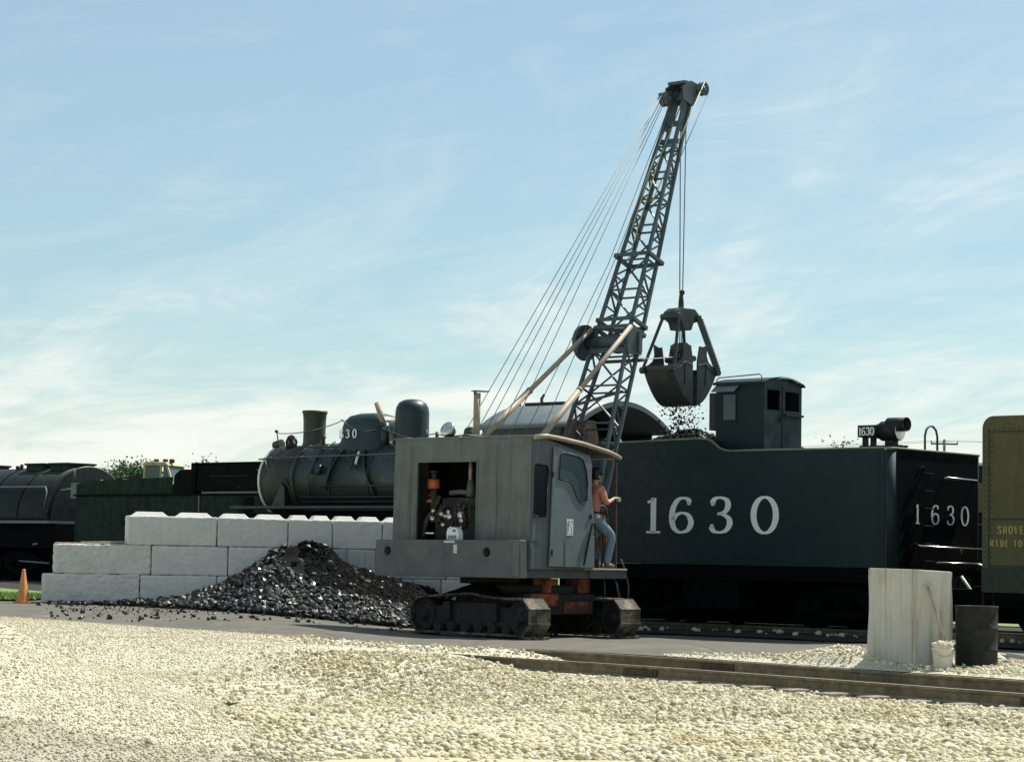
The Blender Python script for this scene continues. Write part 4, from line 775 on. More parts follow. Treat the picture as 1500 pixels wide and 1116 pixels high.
lb().cyl((-11.9, -0.3, 4.0), (-11.9, -0.3, 4.28), 0.2, 0.16, 14).ell((-11.9, -0.3, 4.28), (0.16, 0.16, 0.08), 8).build('turret_cover', 'boiler', loco)

# ------------------------------------------------------------------ old green tender and tank tender on the rear track
def tr2(x, y): return tr(x, y+5)
O0 = tr2(-27, 0); FO = frame((27, 0, 0)); old = thing('locomotive_tender', 'old tender with flaking green side and sooty black bunker behind the block wall', 'tender', (O0[0], O0[1], 0), U_TR)
def ob(): return MB(FO)
ob().box(-31.15, -23.1, -1.5, 1.5, 1.2, 3.02).build('water_tank', 'oldgreen', old, 0.04)
ob().prism([(-31.1, 3.06), (-26.85, 3.06), (-26.85, 3.53), (-30.6, 3.45), (-31.1, 3.36)], 'y', -1.48, -1.42).build('side_board', 'oldgreen', old)
ob().prism([(-31.1, 3.06), (-26.85, 3.06), (-26.85, 3.53), (-30.6, 3.45), (-31.1, 3.36)], 'y', 1.42, 1.48).build('side_board', 'oldgreen', old)
ob().box(-31.2, -23.05, -1.54, -1.44, 3.02, 3.06).build('ledge', 'oldblack', old)
ob().prism([(-26.82, 3.10), (-25.9, 3.10), (-25.9, 3.73), (-26.3, 3.74), (-26.55, 3.71), (-26.75, 3.58)], 'y', -1.45, 1.45).build('bunker_end', 'oldblack', old)
ob().box(-25.9, -23.05, -1.50, 1.45, 3.13, 3.88).box(-25.95, -25.75, -1.55, -1.50, 3.13, 3.91).box(-25.95, -23.0, -1.53, 1.5, 3.87, 3.91).build('coal_bunker', 'oldblack', old, 0.02)
ob().box(-25.2, -23.6, -1.515, -1.50, 3.52, 3.55).box(-24.0, -23.9, -1.52, -1.50, 3.2, 3.26).box(-23.2, -23.15, -1.52, -1.50, 3.13, 3.7).build('bunker_strap', 'oldgreen', old)
ob().box(-25.5, -23.2, -1.52, -1.2, 3.06, 3.11).build('bunker_step', 'cabroof', old)
ob().cyl((-23.6, -1.30, 1.6), (-23.6, -1.30, 2.95), 0.32, n=16).build('air_reservoir', 'oldblack', old)
ob().box(-25.62, -25.58, -1.53, -1.50, 1.3, 3.0).box(-25.5, -25.0, -1.53, -1.5, 1.9, 1.94).build('seam_strip', 'cabroof', old)
ob().box(-31.2, -23.0, -1.3, 1.3, 0.95, 1.2).build('underframe', 'under', old); bogie(old, FO, -24.8, 0.5, mat='under'); bogie(old, FO, -29.4, 0.5, mat='under')
ob().box(-31.35, -31.1, -1.5, -1.3, 2.95, 3.4).tube([(-31.2, -1.5, 3.5), (-31.2, -1.5, 3.8)], 0.02).build('corner_post', 'cabroof', old)
for i in range(5): ob().bar((-31.9+i*0.12, -1.4+0.1*i, 3.2+0.03*i), (-31.0+i*0.05, -1.2+0.1*i, 3.30+0.05*i), 0.10, 0.03).build('loose_board', 'wood', old)
K0 = tr2(-37, 0); FK = frame((37, 0, 0)); tnk = thing('tank_tender', 'sooty cylindrical tank tender with roof hatches at the far left', 'tender', (K0[0], K0[1], 0), U_TR)
def kb(): return MB(FK)
hc, hr_ = 2.42, 1.5; arc = [(-hr_*cos(a), hc+hr_*sin(a)*1.0) for a in np.linspace(0, pi, 33)]
kb().prism(arc+[(hr_, 2.3), (-hr_, 2.3)], 'x', -42.5, -32.4, smooth=True).build('tank_shell', 'tank', tnk)
kb().prism([(-1.42, 2.3)]+[(y*0.95, hc+(z-hc)*0.95) for y, z in arc]+[(1.42, 2.3)], 'x', -32.4, -32.36).build('tank_end', 'tank', tnk)
hp = kb()
for x in (-33.9, -35.3, -36.9, -38.5): hp.tube([(x, y*1.004, hc+(z-hc)*1.004) for y, z in arc], 0.022, 5)
hp.build('tank_band', 'oldblack', tnk)
kb().tube([(-32.45, y*1.0, hc+(z-hc)*1.0) for y, z in arc], 0.05, 6).build('end_rim', 'tank', tnk)
kb().tube([(-42.5, -1.40, 3.32), (-32.7, -1.40, 3.30), (-32.5, -1.5, 3.15), (-32.5, -1.58, 2.6)], 0.025).build('grab_rail', 'cabroof', tnk)
for x in (-37.5, -34.4, -33.2):
    kb().box(x-0.5, x+0.35, -0.5, 0.5, 3.82, 4.0).box(x-0.55, x+0.4, -0.55, 0.55, 4.0, 4.06).build('roof_hatch', 'oldgreen', tnk, 0.01)
kb().cyl((-35.4, -0.3, 3.85), (-35.4, -0.3, 4.05), 0.05, n=8).cyl((-35.6, -0.3, 3.85), (-35.6, -0.3, 4.0), 0.07, n=8).build('roof_valve', 'black', tnk)
kb().box(-42.5, -32.3, -1.55, 1.55, 2.22, 2.30).build('running_board', 'cabroof', tnk)
kb().box(-42.5, -31.5, 0.2, 0.5, 0.4, 1.6).box(-42.5, -32.3, -1.3, 1.3, 1.5, 2.22).box(-39, -35.5, -1.35, -0.9, 0.9, 1.9).build('underframe', 'under', tnk)  # first box is added dark filler hiding bright ground below the tank
bogie(tnk, FK, -34.3, 0.5, r=0.5, wb=1.9); bogie(tnk, FK, -40.3, 0.5, r=0.5, wb=1.9)
kb().bar((-33.2, -1.4, 1.6), (-33.0, -1.4, 1.62), 0.05).tube([(-33.8, -1.45, 1.1), (-32.4, -1.4, 1.05)], 0.03).build('brake_rigging', 'cabroof', tnk)

# ------------------------------------------------------------------ boxcar at the right edge
B0 = tr(7.9, 0); FB = frame((-8, 0, 0)); bxc = thing('boxcar', 'olive yellow boxcar with ochre lettering, cut off by the right edge', 'boxcar', (B0[0], B0[1], 0), U_TR)
def bb(): return MB(FB)
x0 = 1.99; R_ = 0.22
ol = [(x0, 0.98), (14, 0.98), (14, 4.14), (x0+R_, 4.14)]+[(x0+R_-R_*sin(a), 4.14-R_+R_*cos(a)) for a in np.linspace(0.2, pi/2, 6)]
bb().prism(ol, 'y', -1.6, 1.6).build('body', 'boxcar', bxc, 0.01)
b = bb(); b.box(x0+0.13, x0+0.155, -1.612, -1.60, 0.98, 3.9).box(x0+0.15, 14, -1.608, -1.60, 3.84, 3.865).box(x0+0.15, 14, -1.612, -1.60, 2.28, 2.305).box(x0+0.15, 14, -1.612, -1.60, 1.44, 1.47)
for z in np.arange(1.1, 3.9, 0.1):
    b.cyl((x0+0.06, -1.60, z), (x0+0.06, -1.613, z), 0.012, n=6); b.cyl((x0+0.20, -1.60, z), (x0+0.20, -1.613, z), 0.012, n=6)
for x in np.arange(x0+0.25, 8, 0.1): b.cyl((x, -1.6, 3.90), (x, -1.613, 3.90), 0.012, n=6)
b.build('seam_strip', 'boxdark', bxc)
bb().box(x0, 14, -1.606, -1.60, 0.985, 1.43).build('lower_panel', 'boxdark', bxc)
bb().box(x0+0.02, 14, -1.5, 1.5, 0.72, 0.98).box(x0+0.05, 14, -1.60, -1.5, 0.83, 0.97).build('underframe', 'under', bxc)
for z, a in ((3.3, 0), (2.85, 0), (2.4, 0), (1.65, 0)): bb().tube([(x0+0.0, -1.35, z), (x0-0.07, -1.35, z), (x0-0.07, -0.9, z), (x0, -0.9, z)], 0.013).build('grab_iron', 'boxdark', bxc)
rw = bb(); rw.box(2.30, 14, -0.55, 0.1, 4.36, 4.40)
for x in (2.42, 2.9, 4, 5.2, 6.4): rw.bar((x, -0.5, 4.14), (x, -0.5, 4.36), 0.05).bar((x, 0.05, 4.14), (x, 0.05, 4.36), 0.05)
rw.build('roof_walk', 'boxdark', bxc)
bb().tube([(x0-0.05, -1.2, 1.9), (x0-0.16, -1.2, 2.0), (x0-0.16, -1.2, 2.6)], 0.02).ell((x0-0.12, -1.15, 1.95), (0.1, 0.1, 0.1), 8).box(x0-0.16, x0-0.02, -1.0, -0.7, 2.8, 3.2).build('brake_gear', 'boxdark', bxc)
t1 = letters(bb(), 'SHOVE', lambda u, v: (2.31+u, -1.6085, 2.03+v), 0.14, 0.112, 0.85, 0.22, 0.10); t1.build('lettering', 'ochre', bxc)
letters(bb(), 'RIDE TO', lambda u, v: (2.16+u, -1.6085, 1.815+v if False else 1.80+v*0.9), 0.135, 0.102, 0.82, 0.22, 0.10).build('lettering', 'ochre', bxc)
bb().box(2.0, 14, 0.15, 0.45, 0.25, 0.8).build('dark_underside_fill', 'under', bxc)  # added dark filler against bright ground showing beneath the car
bogie(bxc, FB, 3.5, RT, r=0.42, wb=1.7)
bb().box(1.35, 2.0, -0.12, 0.12, 0.78, 1.0).box(1.13, 1.40, -0.17, 0.17, 0.72, 1.08).build('coupler', 'under', bxc, 0.02)
bb().box(x0-0.02, x0+0.2, -1.62, -1.5, 0.4, 0.43).bar((x0+0.02, -1.58, 0.42), (x0+0.02, -1.58, 1.0), 0.04, 0.012).bar((x0+0.24, -1.58, 0.42), (x0+0.24, -1.58, 1.0), 0.04, 0.012).build('stirrup_step', 'boxdark', bxc)

G0 = tr2(7, 0); FG = frame((-7, 0, 0)); gcar = thing('boxcar', 'dark green freight car glimpsed in the gap between tender 1630 and the olive boxcar', 'boxcar', (G0[0], G0[1], 0), U_TR)
MB(FG).box(-4.5, 14, -1.5, 1.5, 0.95, 3.5).build('body', 'boxdark', gcar, 0.03)
MB(FG).prism([(-1.55, 3.505), (1.55, 3.505), (1.2, 3.58), (-1.2, 3.58)], 'x', -4.55, 14).build('roof', 'boxdark', gcar)
MB(FG).box(-4.5, 14, -1.2, 1.2, 0.3, 0.95).build('underframe', 'under', gcar); bogie(gcar, FG, 3.2, RT)
MB(FG).box(-1.35, -0.85, -1.53, -1.50, 2.55, 3.15).build('placard_board', 'ochre', gcar)
for z in (1.3, 1.8, 2.3): MB(FG).tube([(-1.25, -1.5, z), (-1.25, -1.58, z), (-0.95, -1.58, z), (-0.95, -1.5, z)], 0.014).build('grab_iron', 'ochre', gcar)
# ================================================================== crawler crane
CR = (0.0, 43.4); FU = frame((-0.05, 0.16, 0), radians(50)); FC = frame((0.31, -0.20, 0), radians(-48.4))
crane = thing('crawler_crane', 'grey crawler crane with lattice boom and open engine bay, holding a clamshell over tender 1630', 'crane', (*CR, 0))
def ub(): return MB(FU)
def lo(): return MB(FC)
# --- tracks
def track_path(L=3.40, rF=0.34, rB=0.335, n=30):
    """closed side outline (x, z, tangent) of the shoe belt; x>0 is the end nearest the camera"""
    xf, xb = L/2-rF-0.03, -(L/2-rB-0.03); P = []
    for a in np.linspace(-pi/2, pi/2, 12): P.append((xf+rF*cos(a), rF+0.045+rF*sin(a)))
    top = [(xf-0.5, 0.735), (xf-0.95, 0.77), (xf-1.3, 0.80), (xf-1.75, 0.78), (xb+0.35, 0.74)]
    P += top
    for a in np.linspace(pi/2, 3*pi/2, 12): P.append((xb+rB*cos(a), rB+0.045+rB*sin(a)))
    P = np.array(catmull(P, 8, True)); d = np.linalg.norm(np.roll(P, -1, 0)-P, axis=1); c = np.concatenate([[0], np.cumsum(d)]); P = np.vstack([P, P[:1]])
    t = np.linspace(0, c[-1], n+1)[:-1]
    q = lambda s: np.array([np.interp(s % c[-1], c, P[:, 0]), np.interp(s % c[-1], c, P[:, 1])])
    return [(q(s), q(s+0.02)-q(s-0.02)) for s in t], c[-1]/n
shoe_mesh = None
for sg in (-1, 1):
    yc = sg*1.125; trk = MB(FC)
    # frame beam between the wheels
    trk.prism([(-1.25, 0.20), (1.25, 0.20), (1.32, 0.34), (1.1, 0.52), (0.4, 0.62), (-0.4, 0.62), (-1.1, 0.52), (-1.32, 0.34)], 'y', yc-0.15, yc+0.15)
    trk.box(-0.75, -0.55, yc-0.23, yc+0.23, 0.30, 0.62).box(0.55, 0.75, yc-0.23, yc+0.23, 0.30, 0.62)
    to = trk.build('crawler_track', 'track', crane, 0.012)
    for xw, rr, nm in ((1.33, 0.31, 'drive_sprocket'), (-1.335, 0.30, 'idler_wheel')):
        lo().lathe([(0.001, -0.17), (0.09, -0.19), (0.10, -0.13), (rr*0.75, -0.13), (rr*0.85, -0.17), (rr, -0.17), (rr, 0.17), (rr*0.85, 0.17), (rr*0.75, 0.13), (0.10, 0.13), (0.09, 0.19), (0.001, 0.19)], (xw, yc, 0.375), 'y', 20).build(nm, 'track', to)
    for xw in (-0.95, -0.57, -0.19, 0.19, 0.57, 0.95):
        lo().cyl((xw, yc-0.19, 0.17), (xw, yc+0.19, 0.17), 0.105, n=14).build('bottom_roller', 'track', to)
    path, pitch = track_path()
    for (q, d) in path:
        if shoe_mesh is None:
            sh = MB().box(-0.136, 0.134, -0.25, 0.25, -0.038, 0.0).box(-0.136, -0.10, -0.25, 0.25, 0.0, 0.010).box(-0.15, -0.12, -0.14, 0.14, -0.05, -0.01).box(0.0, 0.05, -0.08, 0.08, -0.075, -0.03)
            o = sh.build('track_shoe', 'shoe', to, 0.004); shoe_mesh = o
        else:
            o = shoe_mesh.copy(); COL.objects.link(o); o.parent = to
        ang = atan2(d[1], d[0])           # belt tangent; outward normal is to the right of travel (path runs counter-clockwise)
        lm = Matrix(FC.tolist()) @ Matrix.Translation((q[0], yc, q[1])) @ Matrix.Rotation(-ang, 4, 'Y') @ Matrix.Rotation(pi, 4, 'X')
        o.matrix_local = lm
    mud = lo(); rm = np.random.default_rng(3)
    if sg < 0:
        mh = lo(); hx, hy = np.meshgrid(np.linspace(-0.75, 0.85, 22), np.linspace(-0.3, 0.3, 10)); hz = 0.76+0.23*np.exp(-((hx+0.02)/0.42)**2)*np.cos(hy/0.3*1.25)+0.035*vnoise(hx, hy, 7, 4)
        nx_ = hx.shape[1]; ids = np.arange(hx.size).reshape(hx.shape)
        mh.add(np.stack([hx, hy+yc, hz], 2).reshape(-1, 3), [tuple(map(int, (ids[i, j], ids[i, j+1], ids[i+1, j+1], ids[i+1, j]))) for i in range(9) for j in range(nx_-1)], True)
        mh.build('caked_dirt', 'fines', to)
# --- car body and turntable
lo().box(-0.95, 0.95, -0.88, 0.88, 0.42, 0.80).build('car_body', 'track', crane, 0.02)
pl = lo(); pl.box(0.951, 0.975, -0.75, -0.05, 0.58, 0.80).box(0.951, 0.97, 0.1, 0.80, 0.45, 0.66); pl.build('end_plate', 'orange', crane)
MB(FC).cyl((0, 0, 0.80), (0, 0, 0.95), 0.98, n=36).build('ring_gear', 'track', crane)
ub().cyl((0.0, 0, 0.955), (0.0, 0, 1.08), 0.85, n=36).build('turntable', 'track', crane)
for a in (0.40, -0.55): ub().box(a, a+0.35, -1.42, -1.12, 0.82, 1.075).build('swing_bracket', 'orange', crane)
# --- revolving deck
dk = ub(); dk.box(-1.30, 1.35, -1.60, 1.60, 1.085, 1.24).box(0.44, 1.50, -1.68, -0.6, 1.09, 1.235)
dk.build('deck_frame', 'weight', crane, 0.012)
ub().box(0.40, 1.52, -1.70, -0.55, 1.238, 1.275).build('cab_floor', 'tan', crane, 0.008)
# --- house
hz0, hzt = 1.24, 3.615
op = [(-0.375, 1.745), (1.13, 1.745), (1.10, 3.18), (-0.375, 3.18)]
ub().prism([(-1.655, hz0), (1.69, hz0), (1.655, hzt), (-1.655, hzt+0.01)], 'x', -1.32, -1.295, holes=[op]).build('rear_wall', 'crane', crane)
fr_ = ub(); fr_.box(-1.335, -1.295, 1.075, 1.13, 1.745, 3.2).box(-1.333, -1.295, -0.41, -0.375, 1.745, 3.2).box(-1.332, -1.27, -0.375, 1.075, 3.175, 3.215)
fr_.build('opening_frame', 'crane', crane)
sm_ = ub(); sm_.box(-1.328, -1.32, 1.245, 1.26, 1.75, 3.5).box(-1.328, -1.32, -0.86, -0.845, 1.75, 3.5); sm_.build('wall_seam', 'crane', crane)
# side wall toward the camera's right: rounded rear corner, black window, rubbed pale patch
wo = [(-1.225, 2.22), (-1.18, 2.19), (-0.92, 2.19), (-0.88, 2.22), (-0.84, 3.05), (-0.87, 3.10), (-1.17, 3.12), (-1.215, 3.09)]
ub().prism([(-1.30, hz0), (0.40, hz0), (0.40, 3.34), (-0.9, hzt-0.03), (-1.30, hzt)], 'y', -1.66, -1.635, holes=[wo]).build('side_wall', 'crane', crane)
ub().prism(wo, 'y', -1.650, -1.642).build('side_window', 'glass', crane)
fr_ = ub(); fr_.tube([(x, -1.662, z) for x, z in wo+wo[:1]], 0.016, 6); fr_.build('window_gasket', 'black', crane)
ub().box(-1.262, -1.02, -1.664, -1.660, 1.75, 2.12).box(-1.27, -1.0, -1.664, -1.660, 1.14 if False else 1.26, 1.62).build('pale_patch_plate', 'cabroof', crane)
ub().prism([(-1.30, hz0), (1.2, hz0), (1.2, 3.34), (-0.9, hzt-0.03), (-1.30, hzt)], 'y', 1.635, 1.66).build('side_wall', 'crane', crane)
ub().box(0.38, 0.41, -1.3, 1.63, hz0, 3.45).build('cab_bulkhead', 'black', crane) if False else None
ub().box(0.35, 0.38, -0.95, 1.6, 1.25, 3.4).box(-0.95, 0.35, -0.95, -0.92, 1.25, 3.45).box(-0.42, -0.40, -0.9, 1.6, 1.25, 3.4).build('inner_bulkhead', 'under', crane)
# roof sheet: level, then bending down over the cab as a visor
rp = [(-1.34, 3.605), (-1.34, 3.635), (-0.95, 3.665), (-0.55, 3.64), (0.1, 3.58), (0.9, 3.46), (1.16, 3.405), (1.24, 3.35), (1.23, 3.33), (1.14, 3.375), (0.9, 3.43), (0.1, 3.55), (-0.55, 3.61), (-0.95, 3.63)]
ub().prism(rp, 'y', -1.69, 1.69).build('roof', 'crane', crane)
ub().tube([(-1.30, -1.705, 3.60), (-0.95, -1.71, 3.632), (-0.55, -1.71, 3.605), (0.1, -1.71, 3.545), (0.9, -1.71, 3.425), (1.14, -1.71, 3.365), (1.24, -1.70, 3.325)], 0.045, 8).build('roof_gutter', 'tan', crane)
ub().tube([(1.24, -1.70, 3.33), (1.26, -0.5, 3.36), (1.26, 1.6, 3.36)], 0.035, 6).build('visor_edge', 'tan', crane)
# door
do = [(-0.835, 1.30), (0.48, 1.285), (0.47, 2.0), (0.43, 2.3), (0.36, 2.7), (0.36, 3.22), (0.30, 3.30), (-0.70, 3.46), (-0.75, 3.46)]
gl = [(-0.61, 2.87), (-0.58, 3.30), (-0.50, 3.36), (-0.05, 3.31), (0.10, 3.24), (0.19, 3.05), (0.235, 2.80), (0.225, 2.52), (0.17, 2.46), (0.05, 2.46), (-0.03, 2.50), (-0.12, 2.62), (-0.24, 2.80), (-0.34, 2.85)]
dr = ub().prism(do, 'y', -1.725, -1.695, holes=[gl]).build('door', 'door', crane, 0.006)
ub().prism(gl, 'y', -1.712, -1.704).build('door_glass', 'greyglass', dr)
fr_ = ub(); fr_.tube([(x, -1.728, z) for x, z in gl+gl[:1]], 0.014, 5); fr_.build('glass_gasket', 'black', dr)
ub().tube([(0.12, -1.76, 1.33), (0.33, -1.76, 2.02), (0.36, -1.76, 2.10), (0.41, -1.76, 2.12), (0.44, -1.76, 2.02), (0.42, -1.76, 1.88)], 0.018, 6).build('grab_handle', 'black', dr)
ub().box(-0.36, -0.17, -1.729, -1.7255, 1.86, 2.16).build('notice_plate', 'white', dr)
nk = ub(); rr_ = random.Random(4)
for i in range(6):
    x = -0.345+i*0.028
    for j in range(7):
        if rr_.random() < 0.55: z = 1.875+j*0.038; nk.box(x, x+0.014, -1.7305, -1.729, z, z+0.028)
nk.build('notice_print', 'black', dr)
ub().box(-0.80, -0.76, -1.74, -1.725, 1.5, 1.6).box(-0.80, -0.76, -1.74, -1.725, 2.9, 3.0).box(0.30, 0.36, -1.745, -1.725, 2.18, 2.26).build('door_hinge', 'black', dr)
ub().tube([(-0.40, -1.727, 1.32), (-0.40, -1.727, 1.80)], 0.006, 4).build('door_seam', 'black', dr)
# cab front posts and controls
cf = ub(); cf.bar((1.28, -1.60, 1.27), (1.22, -1.62, 3.38), 0.034).bar((1.28, -0.7, 1.27), (1.24, -0.7, 3.40), 0.05).bar((0.40, -1.62, 1.27), (0.38, -1.62, 3.45), 0.04).bar((1.28, -1.60, 2.32), (1.28, -0.7, 2.32), 0.04)
cf.build('cab_post', 'rust', crane)
lv = ub()
for i, (x, y) in enumerate(((1.05, -1.36), (1.08, -1.24), (1.12, -1.12), (1.12, -1.0))): lv.tube([(x, y, 1.27), (x+0.03, y, 1.9), (x-0.12, y, 2.30)], 0.015, 6).ell((x-0.125, y, 2.32), (0.03, 0.03, 0.04), 6)
lv.build('control_lever', 'black', crane)
ub().tube([(0.85, -1.45, 2.40), (1.05, -1.45, 2.44), (1.2, -1.42, 2.38), (1.26, -1.40, 2.2), (1.24, -1.4, 1.6)], 0.026, 6).tube([(0.95, -1.52, 1.3), (1.02, -1.5, 1.8), (1.06, -1.48, 2.25)], 0.02).build('control_console', 'rust', crane)
ub().box(1.02, 1.10, -1.5, -1.42, 1.9, 2.2).box(0.95, 1.2, -1.2, -0.7, 1.27, 1.7).build('control_quadrant', 'orangebit', crane, 0.01) if False else ub().bar((1.02, -1.46, 1.55), (1.10, -1.46, 2.2), 0.05).build('control_quadrant', 'orangebit', crane)
pd = ub(); rr_ = random.Random(9)
for i in range(26): pd.box(*(lambda x, y, z: (x, x+0.035, y, y+0.035, z, z+0.03+0.03*rr_.random()))(0.50+0.22*rr_.random(), -1.55+0.3*rr_.random(), 1.30+0.9*rr_.random()))
pd.build('linkage', 'chrome', crane)
ub().tube([(0.54, -1.5, 1.28), (0.55, -1.5, 2.1), (0.60, -1.45, 2.2)], 0.02).tube([(0.64, -1.45, 1.28), (0.66, -1.45, 2.0)], 0.02).box(0.48, 0.75, -1.6, -1.2, 1.275, 1.45).build('linkage_rod', 'black', crane)
se = ub().box(0.62, 0.95, -1.52, -1.1, 2.03, 2.12).build('operator_seat', 'black', crane, 0.03)
ub().box(0.66, 0.82, -1.38, -1.2, 1.275, 2.03).build('seat_pedestal', 'black', se)
# trailing hoses under the cab
ub().tube([(1.45, -1.6, 1.45), (1.58, -1.6, 1.25), (1.72, -1.58, 0.95), (1.74, -1.56, 0.55)], 0.018, 5).tube([(1.4, -1.5, 1.1), (1.55, -1.5, 0.75), (1.62, -1.48, 0.55)], 0.02, 5).tube([(1.2, -1.4, 1.09), (1.25, -1.4, 0.6)], 0.02).build('air_hose', 'boom', crane)
# --- counterweight with lifting holes
holes = [[(cy_+0.085*cos(a), 1.53+0.085*sin(a)) for a in np.linspace(0, 2*pi, 17)[:-1]] for cy_ in (1.36, -1.05)]
cw = ub().prism([(1.66, 1.07), (1.66, 1.735), (-1.83, 1.755), (-1.86, 1.08)], 'x', -1.80, -1.62, holes=holes).build('counterweight', 'weight', crane, 0.015)
ub().prism([(1.66, 1.07), (1.66, 1.735), (-1.60, 1.755), (-1.60, 1.08)], 'x', -1.615, -1.325).build('counterweight_core', 'weight', cw, 0.01)
ub().box(-1.812, -1.80, -0.36, -0.28, 1.50, 1.66).box(-1.812, -1.80, -0.30, -0.05, 1.69, 1.73).build('worn_patch', 'blockrough', cw)
ub().box(-1.815, -1.80, -1.82, -1.66, 1.12, 1.72).build('corner_cap', 'crane', cw, 0.006)
# --- engine in the open bay
en = ub(); en.box(-1.12, -0.55, -0.25, 0.80, 1.75, 2.32).box(-1.05, -0.6, -0.2, 0.70, 2.32, 2.52)
eo = en.build('engine', 'track', crane, 0.02)
ub().box(-1.02, -0.62, -0.22, 0.62, 2.40, 2.53).build('valve_cover', 'weight', eo, 0.02)
ub().cyl((-0.95, 1.00, 2.70), (-0.95, 1.00, 2.88), 0.115, n=18).build('oil_filter', 'orangebit', eo)
ub().cyl((-0.95, 1.00, 2.30), (-0.95, 1.00, 2.70), 0.07, n=14).cyl((-0.95, 1.0, 2.88), (-0.95, 1.0, 3.0), 0.05, n=12).cyl((-0.95, 1.0, 3.0), (-0.95, 1.0, 3.04), 0.085, n=14).cyl((-0.95, 1.02, 2.55), (-0.95, 1.02, 2.62), 0.085, n=14).build('filter_stand', 'rust', eo)
ub().cyl((-0.98, 1.05, 2.44), (-0.98, 1.05, 2.50), 0.08, n=14).build('pipe_flange', 'orangebit', eo)
ub().cyl((-1.0, 0.05, 2.84), (-1.0, 0.05, 3.22), 0.036, n=10).build('exhaust_riser', 'tan', eo)
ub().cyl((-0.98, 0.05, 2.55), (-0.98, 0.05, 2.84), 0.09, 0.07, 12).tube([(-0.98, 0.55, 2.62), (-0.98, 0.3, 2.64), (-0.98, 0.05, 2.62)], 0.05, 8).build('manifold', 'weight', eo)
for (y, z, r) in ((0.80, 2.28, 0.05), (0.82, 2.14, 0.065), (0.60, 2.22, 0.055), (0.50, 2.18, 0.045), (0.40, 2.17, 0.07), (0.42, 2.26, 0.05), (0.55, 2.02, 0.05), (0.12, 2.20, 0.085), (0.10, 2.10, 0.06), (0.10, 1.98, 0.03)):
    ub().lathe([(0.001, -0.06), (r*0.6, -0.05), (r, -0.03), (r, 0.05), (r*0.5, 0.07), (0.001, 0.07)], (-1.16, y, z), 'x', 12).build('engine_fitting', 'chrome', eo)
for (y, z) in ((0.28, 2.34), (0.2, 2.40), (0.22, 2.3)): ub().ell((-1.14, y, z), (0.03, 0.05, 0.04), 6).build('engine_fitting', 'rust', eo)
hs = ub(); rr_ = random.Random(5)
for i in range(10):
    y = -0.2+i*0.12; hs.tube(catmull([(-1.1, y, 1.9+0.2*rr_.random()), (-1.2, y+0.15*rr_.uniform(-1, 1), 2.15), (-1.15, y+0.2*rr_.uniform(-1, 1), 2.4)], 5), 0.018, 5)
hs.tube(catmull([(-1.15, 1.05, 1.8), (-1.18, 0.95, 2.1), (-1.1, 0.82, 2.35), (-1.0, 0.8, 2.55)], 6), 0.045, 6)
hs.build('engine_hose', 'rust', eo)
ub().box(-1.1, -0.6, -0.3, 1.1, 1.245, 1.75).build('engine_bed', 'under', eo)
ub().box(-1.2, -1.1, 0.75, 0.98, 1.86, 1.88).build('bright_bracket', 'chrome', eo)
# --- exhaust stack and floodlight on the roof
ex = ub(); ex.cyl((-0.57, 0.3, 3.60), (-0.57, 0.3, 4.50), 0.065, n=14); eo2 = ex.build('exhaust_stack', 'tan', crane)
ub().bar((-0.66, 0.33, 4.535), (-0.38, 0.20, 4.535), 0.17, 0.018).box(-0.64, -0.62, 0.27, 0.33, 4.47, 4.53).build('rain_cap', 'boom', eo2)
fl = ub(); fl.lathe([(0.03, 0.22), (0.09, 0.17), (0.135, 0.05), (0.145, 0.0), (0.14, -0.01), (0.001, -0.012)], (0, 0, 0), 'x', 20)
for i, p in enumerate(fl.v):
    a = radians(-28); x, z = p[0]*cos(a)-p[2]*sin(a), p[0]*sin(a)+p[2]*cos(a); fl.v[i] = (x-1.26, p[1]+0.43, z+3.80)
fo = fl.build('floodlight', 'chrome', crane)
ub().tube([(-1.22, 0.57, 3.80), (-1.22, 0.58, 3.70), (-1.22, 0.43, 3.625), (-1.22, 0.28, 3.70), (-1.22, 0.29, 3.80)], 0.016).cyl((-1.22, 0.43, 3.55), (-1.22, 0.43, 3.64), 0.03, n=8).build('lamp_bracket', 'black', fo)
ub().tube([(-1.1, 0.42, 3.66), (-0.9, 0.25, 3.70), (-0.6, 0.1, 3.68)], 0.014, 5).tube([(-1.2, 1.2, 3.66), (-1.1, 0.9, 3.72), (-1.1, 0.6, 3.68)], 0.010, 5).build('lamp_cable', 'boom', fo)
for y in (0.35, 0.0, -0.3): ub().tube([(-0.45, y-0.14, 3.60), (-0.45, y-0.1, 3.70), (-0.45, y+0.1, 3.70), (-0.45, y+0.14, 3.60)], 0.018).build('roof_grab', 'rust', crane)
# --- boom
def bm_axis(z): return 4.0+0.398*(z-7.5)
bdir = unit((3.65, 9.66)); bper = np.array((bdir[1], -bdir[0]))        # in (x, z)
ZS = [1.6, 3.1, 6.05, 7.5, 10.35, 11.0]; WS = [1.34, 1.20, 0.80, 0.68, 0.38, 0.34]; DS = [0.12, 0.26, 0.40, 0.34, 0.20, 0.18]
def corner_(z, sy, sd, grow=0.0):
    w = np.interp(z, ZS, WS)/2+grow; d = np.interp(z, ZS, DS)/2+grow; x = bm_axis(z)
    return np.array((x+sd*bper[0]*d, sy*w, z+sd*bper[1]*d))
boom = ub()
for sy in (-1, 1):
    for sd_i in (-1, 1):
        zz = [1.6, 3.1, 6.05, 7.5, 10.35, 11.05]
        for a, b in zip(zz[:-1], zz[1:]): boom.bar(corner_(a, sy, sd_i), corner_(b, sy, sd_i), 0.062 if a > 3 else 0.09, 0.062, (1, 0, 0))
boomo = boom.build('boom', 'boom', crane)
lc = ub()
